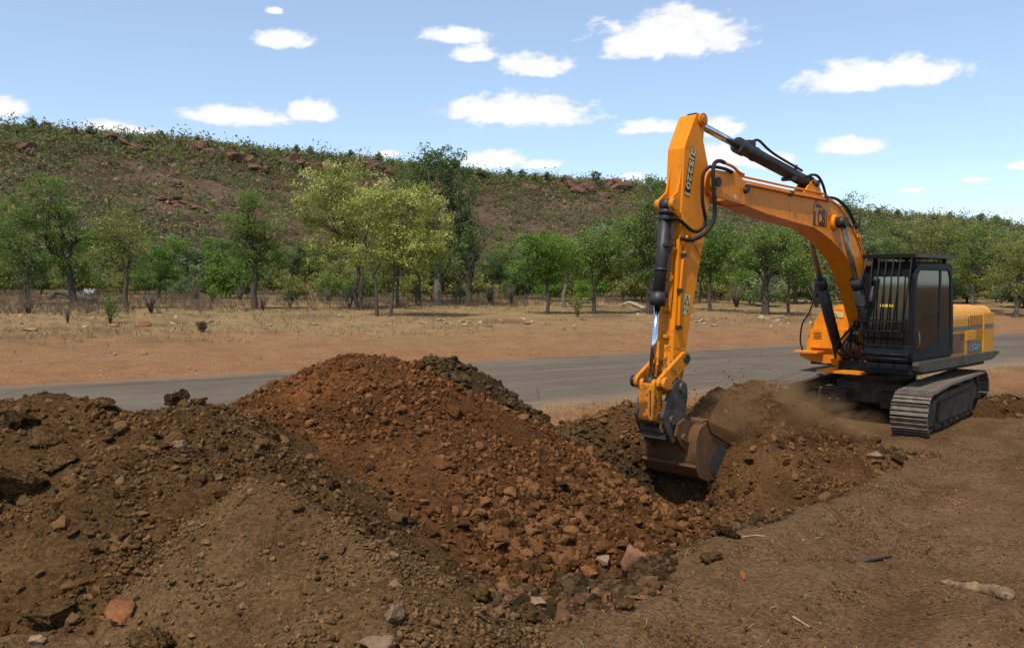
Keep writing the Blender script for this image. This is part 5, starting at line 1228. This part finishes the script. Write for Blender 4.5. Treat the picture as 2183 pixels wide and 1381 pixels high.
# raised wear strip, pipe and clamps down the dipper
hose([(6.79, 3.38), (6.86, 3.10), (6.90, 2.9), (6.95, 2.46), (6.97, 2.06)], .166, .020, 'hydraulic_pipe', M_ARM, dip)
for x_, z_ in ((6.86, 3.10), (6.965, 2.08), (6.945, 2.6)): boxp('pipe_clamp', (x_ - .05, x_ + .05, .144, .19, z_ - .03, z_ + .03), M_PIN, dip, .006)
hose([(6.96, 3.3), (6.985, 2.9), (7.03, 2.3), (7.05, 1.95)], .04, .016, 'hydraulic_pipe', M_ARM, dip)
for x_, z_ in ((6.93, 3.35), (6.95, 3.15), (6.985, 2.75), (7.02, 2.3), (7.045, 1.95)): boxp('stub_block', (x_ - .03, x_ + .06, -.03, .07, z_ - .025, z_ + .025), M_LINK, dip, .006)
# weld plates
bm = bmesh.new(); add_tube(bm, [(6.885, .147, 3.67), (6.6, .147, 3.28), (6.42, .147, 3.08)], .007, 4); part('weld_line', bm, M_LINK, dip)
bm = bmesh.new(); add_box(bm, 6.50, 6.57, -.09, .09, 2.45, 2.58); add_cyl(bm, (6.46, -.05, 2.62), (6.46, .05, 2.62), .06, seg=12); part('boom_stop', bm, M_CYL, dip, .01)
# type decal
D0, D1 = Vector((6.612, .149, 4.635)), Vector((6.772, .149, 3.945)); dr = (D1 - D0).normalized(); du = Vector((dr.z, 0, -dr.x))
if du.x > 0: du = -du
def strip(a, b, w, mat, nm, y):
    bm = bmesh.new(); h = .002; P0 = D0 + (D1 - D0) * a; P1 = D0 + (D1 - D0) * b
    vs = [(P0 - du * w), (P1 - du * w), (P1 + du * w), (P0 + du * w)]; add_prism(bm, [(q.x, q.z) for q in vs], y - h, y + h); return part(nm, bm, mat, dip)
strip(0, 1, .066, M_DEC, 'type_decal', .1465); strip(.012, .155, .056, M_DECY, 'logo_patch', .1495); strip(.93, .99, .056, M_DECY, 'logo_patch', .1495)
text_plate('JS220', .135, tuple(D0 + (D1 - D0) * .185 - du * .046 + Vector((0, .0005, 0))), dr, du, M_DECY, dip, squeeze=1.62, bold=.003)
text_plate('JCB', .07, tuple(D0 + (D1 - D0) * .02 - du * .03 + Vector((0, .0035, 0))), dr, du, M_DEC, dip, ext=.001, squeeze=.6)
text_plate('JCB', .05, tuple(D0 + (D1 - D0) * .935 - du * .045 + Vector((0, .0035, 0))), du, -dr, M_DEC, dip, ext=.001, squeeze=.9)
# warning sticker with triangle
bm = bmesh.new(); add_prism(bm, [(6.80, 2.555), (6.66, 2.525), (6.725, 2.25), (6.865, 2.275)], .1455, .1485); part('warning_sticker', bm, M_DECY, dip)
bm = bmesh.new()
T3 = [(6.81, 2.41), (6.70, 2.395), (6.735, 2.525)]
for i in range(3): add_tube(bm, [(T3[i][0], .150, T3[i][1]), (T3[(i + 1) % 3][0], .150, T3[(i + 1) % 3][1])], .006, 4)
for p0, p1 in (((6.83, 2.36), (6.845, 2.295)), ((6.79, 2.33), (6.76, 2.325)), ((6.725, 2.345), (6.74, 2.275))): add_tube(bm, [(p0[0], .150, p0[1]), (p1[0], .150, p1[1])], .006, 4)
part('warning_symbol', bm, M_DEC, dip)
# ---- bucket linkage
RP, LP, BP = (7.385, 1.32), (6.865, 1.632), (7.385, .833)
def bar(a, b, wa, wb, y0, y1, nm, mat, par=EX):
    a, b = Vector((a[0], 0, a[1])), Vector((b[0], 0, b[1])); d = (b - a).normalized(); n = Vector((-d.z, 0, d.x)); pts = []
    for t in np.linspace(90, 270, 8): q = a + d * wa * math.cos(R(t)) + n * wa * math.sin(R(t)); pts.append((q.x, q.z))
    for t in np.linspace(-90, 90, 8): q = b + d * wb * math.cos(R(t)) + n * wb * math.sin(R(t)); pts.append((q.x, q.z))
    bm = bmesh.new(); add_prism(bm, pts, y0, y1); return part(nm, bm, mat, par, .010)
for sy in (1, -1):
    tl = bar(LP, RP, .10, .10, sy * .165, sy * .225, 'tipping_lever', M_LINK)
    bm = bmesh.new(); add_cyl(bm, (LP[0], sy * .15, LP[1]), (LP[0], sy * .255, LP[1]), .062, seg=18); part('lever_pin', bm, M_PIN, tl, .005)
    bm = bmesh.new(); add_cyl(bm, (RP[0], sy * .22, RP[1]), (RP[0], sy * .30, RP[1]), .088, seg=18); part('lever_boss', bm, M_PIN if sy < 0 else M_LINK, tl, .008)
bm = bmesh.new(); add_cyl(bm, (RP[0], -.25, RP[1]), (RP[0], .25, RP[1]), .062, seg=18); part('ram_pin', bm, M_PIN, EX, .005)
bl = bar((RP[0], RP[1] - .03), BP, .09, .085, -.135, .135, 'bucket_link', M_LINK)
boxp('link_groove', (7.40, 7.476, .055, .075, .86, 1.22), M_PIN, bl, 0)
bm = bmesh.new(); add_cyl(bm, (BP[0], -.16, BP[1]), (BP[0], .16, BP[1]), .075, seg=18); part('link_pin', bm, M_LINK, bl, .006)
hitch_p = [(7.01, 1.345), (6.90, 1.29), (6.855, 1.20), (6.855, 1.08), (6.90, .86), (6.98, .68), (7.10, .52), (7.20, .47), (7.30, .60), (7.40, .76), (7.43, .86), (7.36, 1.05), (7.22, 1.25), (7.12, 1.34)]
hq = None
for sy in (1, -1):
    bm = bmesh.new(); add_prism(bm, hitch_p, sy * .20, sy * .25); q = part('quick_hitch', bm, M_GRY, EX, .012) if hq is None else part('hitch_plate', bm, M_STEEL, hq, .012)
    if hq is None: hq = q
    for (px_, pz_, r_) in ((6.99, 1.235, .075), (7.22, .80, .065)):
        bm = bmesh.new(); add_cyl(bm, (px_, sy * .19, pz_), (px_, sy * .285, pz_), r_, seg=18); part('hitch_pin', bm, M_GRY, hq, .006)
bm = bmesh.new(); add_box(bm, 7.05, 7.33, -.20, .20, .52, .62); add_box(bm, 7.30, 7.36, -.2, .2, .62, .68); part('hitch_crossbeam', bm, M_STEEL, hq, .01)
# ---- bucket
bp = [(6.66, .735), (6.84, .66), (6.93, .50), (6.95, .32), (6.92, .14), (6.82, .0), (6.64, -.09), (6.40, -.125), (6.18, -.04), (5.98, .14), (5.80, .335)]
def bez(P, n=3):
    return [(q.x, q.z) for q in spline([(p[0], 0, p[1]) for p in P], n)]
bo = bez(bp); bi = [(p[0] + (6.35 - p[0]) * .045, p[1] + (.42 - p[1]) * .06) for p in bo]; BW = .43
bm = bmesh.new(); A = []
for y_ in (-BW, BW):
    A.append(([bm.verts.new((p[0], y_, p[1])) for p in bo], [bm.verts.new((p[0], y_, p[1])) for p in bi]))
n = len(bo)
for i in range(n - 1):
    bm.faces.new((A[0][0][i], A[0][0][i + 1], A[1][0][i + 1], A[1][0][i])).smooth = True; bm.faces.new((A[0][1][i], A[1][1][i], A[1][1][i + 1], A[0][1][i + 1])).smooth = True
    for s in (0, 1): bm.faces.new((A[s][0][i], A[s][1][i], A[s][1][i + 1], A[s][0][i + 1]))
for i in (0, n - 1): bm.faces.new((A[0][0][i], A[1][0][i], A[1][1][i], A[0][1][i]))
bk = part('bucket', bm, M_BKT, EX)
for sy in (1, -1):
    bm = bmesh.new(); add_prism(bm, bo, sy * (BW - .005), sy * (BW + .03)); sp_ = part('side_plate', bm, M_BKT, bk, .006)
    bm = bmesh.new(); add_prism(bm, [(6.70, .75), (6.60, .58), (6.0, .30), (5.84, .26), (5.76, .36), (5.84, .44)], sy * (BW + .03), sy * (BW + .055)); part('side_cutter', bm, M_BKT, bk, .008)
    bm = bmesh.new(); add_prism(bm, [(6.0 + .30 * math.cos(t) + .32, .12 + .235 * math.sin(t)) for t in np.linspace(0, 6.2, 22)], sy * (BW + .03), sy * (BW + .036)); part('wear_patch', bm, M_WEAR, bk, .002)
    bm = bmesh.new(); add_prism(bm, [(6.70, .70), (6.98, .80), (7.16, .74), (7.20, .58), (7.08, .44), (6.94, .30), (6.80, .45)], sy * .27, sy * .31); ear = part('ear', bm, M_BKT, bk, .01)
    bm = bmesh.new(); add_cyl(bm, (7.04, sy * .26, .54), (7.04, sy * .36, .54), .055, seg=16); part('ear_boss', bm, M_BKT, bk, .006)
for y_ in np.linspace(-.38, .38, 5):
    bm = bmesh.new(); add_prism(bm, [(5.90, .27), (5.80, .42), (5.58, .50), (5.62, .44)], y_ - .045, y_ + .045); part('tooth', bm, M_WEAR, bk, .008)
bm = bmesh.new(); add_box(bm, 6.58, 6.74, -BW, BW, .70, .765); part('top_lip', bm, M_BKT, bk, .012)
for zz in (.06, .20): pass
bm = bmesh.new(); add_prism(bm, [(6.955, .16), (6.965, .12), (6.86, -.03), (6.62, -.135), (6.60, -.11), (6.83, .0), (6.93, .14)], -BW - .04, BW + .04); part('wear_strip', bm, M_BKT, bk, .006)

# ------------------------------------------------------------------ soil in the bucket, dust and falling earth
def exl(x, y, z):
    c, s = math.cos(YAW_U), math.sin(YAW_U); return np.array([EXC[0] + c * x - s * y, EXC[1] + s * x + c * y, z])
rg = np.random.default_rng(91)
n = 520; uu = rg.uniform(5.86, 6.66, n); vv_ = rg.uniform(-.40, .40, n)
zz_ = .36 + (uu - 5.86) * .40 + .16 * (1 - (vv_ / .42) ** 2) * np.sin((uu - 5.86) / .8 * 3.14) + rg.normal(size=n) * .02
pos = np.array([exl(a, b, c) for a, b, c in zip(uu, vv_, zz_)])
root = empty('soil_load', (0, 0, 0)); tag(root, 'loose orange-brown soil heaped in the excavator bucket', 'soil load')
gu, gv = np.meshgrid(np.linspace(5.86, 6.68, 26), np.linspace(-.42, .42, 26), indexing='ij')
gz = .30 + (gu - 5.86) * .42 + .16 * np.clip(1 - (gv / .43) ** 2, 0, 1) * np.sin((gu - 5.86) / .82 * 3.14) + fbm(gu / .1, gv / .1, 3, 4) * .03
V = np.array([exl(a, b, c) for a, b, c in zip(gu.ravel(), gv.ravel(), gz.ravel())]); i = np.arange(26 * 26).reshape(26, 26)[:-1, :-1]
link('soil_surface', np_mesh('soil_load', V, np.stack([i, i + 26, i + 27, i + 1], -1).reshape(-1, 4), True, col=np.ones((len(V), 3))), bpy.data.materials['pile_soil'], root)
scatter_mesh('crumbs', pos, .018 * np.exp(rg.normal(size=n) * .5), P_MID, CM_T['pile'], root)

n = 1500; t = rg.random(n)
c0, c1 = exl(6.0, .25, .55), exl(4.9, .35, .75)
pos = c0 + (c1 - c0) * t[:, None] + rg.normal(size=(n, 3)) * np.array([.42, .42, .26])
zg, _ = look(pos[:, 0], pos[:, 1]); pos = pos[pos[:, 2] > zg]; n = len(pos)
o = scatter_mesh('flying_soil', pos, .0085 * np.exp(rg.normal(size=n) * .55), P_SMALL, CM_T['pile'], None); tag(o, 'crumbs of soil falling from the moving bucket', kind='stuff')

def dust(loc, rad, dens, seed, lab):
    bm = bmesh.new(); bmesh.ops.create_icosphere(bm, subdivisions=3, radius=1)
    m, N = new_mat('dust'); co = objco(N)
    r = N('ShaderNodeVectorMath', {0: co}, operation='LENGTH').outputs['Value']
    fall = N('ShaderNodeMapRange', {0: r, 1: .15, 2: .95, 3: 1, 4: 0}, interpolation_type='SMOOTHSTEP').outputs[0]
    nz = N.noise(N('ShaderNodeVectorMath', {0: co, 1: (seed, 0, 0)}, operation='ADD').outputs[0], 2.6, 4, .6)
    nz = N('ShaderNodeMapRange', {0: nz, 1: .46, 2: .72, 3: 0, 4: 1.5}).outputs[0]
    dn = N.math('MULTIPLY', N.math('MULTIPLY', fall, nz), dens)
    vol = N('ShaderNodeVolumePrincipled', {'Color': (.60, .33, .15, 1), 'Density': dn, 'Anisotropy': .2})
    N('ShaderNodeOutputMaterial', {'Volume': vol.outputs[0]})
    o = link('dust_cloud', bm_mesh('dust_cloud', bm), m); o.location = loc; o.scale = rad; tag(o, lab, kind='stuff')
p = at(1640, 880, 12.9); dust(tuple(p), (1.35, .8, .72), 5.6, 3, 'brown dust rising over the loose soil pile beside the bucket')
p = at(1775, 905, 13.2); dust(tuple(p), (1.0, .6, .45), 5.0, 9, 'thin dust drifting towards the excavator tracks')

# ------------------------------------------------------------------ sticks and litter on the scraped ground
M_STK = simple('brown_stick', (.065, .036, .022), .9, nscale=20, var=.4, bstr=.4); M_STRAWC = simple('dry_stem', (.30, .21, .13), .9, nscale=20)
def lie(pxs, dz): return [Vector(hit(x, y)) + Vector((0, 0, dz)) for x, y in pxs]
def stick(name, pxs, radii, mat, lab, cat='stick'):
    P = spline(lie(pxs, radii[0] * .7), 5); bm = bmesh.new(); add_tube(bm, P, list(np.interp(np.linspace(0, 1, len(P)), np.linspace(0, 1, len(radii)), radii)), 8)
    return tag(link(name, bm_mesh(name, bm), mat), lab, cat)
stick('stick', [(1810, 1200), (1850, 1196), (1900, 1187)], [.022, .026, .008], M_STK, 'dark brown bent stick lying on the scraped ground')
stick('grass_stalk', [(1565, 1147), (1620, 1142), (1650, 1155)], [.006, .008, .004], M_STRAWC, 'pale curved dry stem near the trench rim', 'stem')
stick('grass_stalk', [(1710, 1152), (1755, 1146)], [.007, .005], M_STRAWC, 'short pale dry stem right of the curved stem', 'stem')
stick('twig', [(1765, 1262), (1800, 1290), (1822, 1305)], [.006, .005, .003], M_STK, 'thin dark twig at the lower middle of the scraped ground', 'twig')
stick('twig', [(1690, 1315), (1730, 1340)], [.009, .005], M_STRAWC, 'pale splintered twig near the bottom edge', 'twig')
stick('twig', [(970, 970), (930, 1010), (1000, 1060), (1045, 1130)][2:], [.006, .004], M_STK, 'thin root lying on the lower reddish heap', 'twig')
stick('twig', [(845, 985), (880, 1040)], [.006, .004], M_STK, 'thin root lying on the upper reddish heap', 'twig')
stick('twig', [(1268, 965), (1282, 1005)], [.008, .004], M_STRAWC, 'pale twig sticking out of the bank left of the bucket', 'twig')
# bark-stripped log chunk
P = lie([(2004, 1243), (2030, 1248), (2080, 1256), (2135, 1268), (2150, 1278)], .008); bm = bmesh.new(); Q = spline(P, 6)
add_tube(bm, Q, list(np.interp(np.linspace(0, 1, len(Q)), [0, .15, .5, .85, 1], [.018, .028, .05, .07, .035])), 12)
for v_ in bm.verts: v_.co += Vector((random.uniform(-1, 1), random.uniform(-1, 1), random.uniform(-1, 1))) * .013
tag(link('log_chunk', bm_mesh('log_chunk', bm, 0, 1, True), simple('pale_log', (.20, .13, .062), .95, nscale=9, var=.6, bstr=.6)), 'pale tapering chunk of wood half buried in the scraped ground', 'log')
# orange leaf
p = hit(1582, 1238); bm = bmesh.new(); q = Vector(p)
f = [bm.verts.new(q + Vector(v_)) for v_ in ((-.012, 0, 0), (.02, .0, .01), (.028, .004, .06), (-.004, .008, .10), (-.02, .004, .06))]; bm.faces.new(f); bmesh.ops.solidify(bm, geom=bm.faces[:], thickness=.003)
tag(link('dry_leaf', bm_mesh('dry_leaf', bm), simple('orange_leaf', (.34, .10, .03), .8)), 'curled orange dry leaf on the scraped ground near the rim', 'leaf')
# straw and chips: uncountable
n = 300; d = 5.2 * (13 / 5.2) ** rg.random(n); a = rg.uniform(-.05, .6, n); x = d * np.tan(a); y = d; sd = poly_sd(x, y, RIM); k = (sd < -.15) & (look(x, y)[1] == 0); x, y, d = x[k], y[k], d[k]; n = len(x)
z = look(x, y)[0] + .006; t = rg.uniform(0, 3.14, n) * .5 + .3; L = rg.uniform(.02, .10, n); w = .0012 + .0002 * d
dx, dy = np.cos(t) * L, np.sin(t) * L; e = rg.uniform(-.004, .018, n)
V = np.stack([np.stack([x - dx, y - dy, z], 1), np.stack([x - dy / L * w, y + dx / L * w, z + e], 1), np.stack([x + dx, y + dy, z + e], 1), np.stack([x + dy / L * w, y - dx / L * w, z + e], 1)], 1).reshape(-1, 3)
o = link('straw_litter', np_mesh('straw_litter', V, np.arange(4 * n).reshape(n, 4), tint=np.repeat(rg.random(n), 4)), STRAW); tag(o, 'bits of straw and bark scattered on the scraped ground', kind='stuff')

# ------------------------------------------------------------------ labels that single out look-alikes by what they stand behind, above or below
MARKS = [(110, 'the twin-stemmed tree'), (215, 'the leaning tree'), (300, 'the olive-yellow tree'), (420, 'the round low tree'), (620, 'the lone upright tree'), (790, 'the rear yellow tree'),
         (890, 'the front yellow tree'), (970, 'the tallest dark tree'), (1080, 'the gnarled tree'), (1195, 'the bright bushy tree'), (1320, 'the pale-trunked tree'), (1470, 'the dipper arm'),
         (1570, 'the boom tip hoses'), (1720, 'the straight boom section'), (1850, 'the boom elbow'), (2030, 'the cab'), (2120, 'the engine hood'), (9999, 'the right edge')]
ORD = ['leftmost', 'second', 'third', 'fourth', 'fifth', 'sixth', 'seventh', 'eighth', 'ninth', 'tenth', 'eleventh', 'twelfth', 'thirteenth', 'fourteenth', 'fifteenth', 'sixteenth']
bins = {}
for o in list(COL.objects):
    g = o.get('group'); l = o.get('label', '')
    if not g or o.parent: continue
    if 'thicket' in g:
        kind = l.split(' in the thicket')[0].split(' growing')[0].replace(' tree', ' thicket tree').replace(' bush', ' thicket bush'); rel = 'behind'
    elif 'skyline' in g: kind, rel = 'small skyline tree', 'above'
    elif 'verge' in g: kind, rel = 'pale verge stone', 'below'
    elif 'left grass' in g: kind, rel = 'pale grass stone', 'below'
    else: continue
    px = CX + F * o.location.x / o.location.y; mk = next(m for b, m in MARKS if px < b); bins.setdefault((kind, rel, mk), []).append((px, o))
for (kind, rel, mk), L in bins.items():
    L.sort(key=lambda q: q[0])
    for i, (px, o) in enumerate(L): o['label'] = f'{kind} {rel} {mk}' + ('' if len(L) == 1 else ', leftmost' if i == 0 else f', {ORD[i]} from the left')
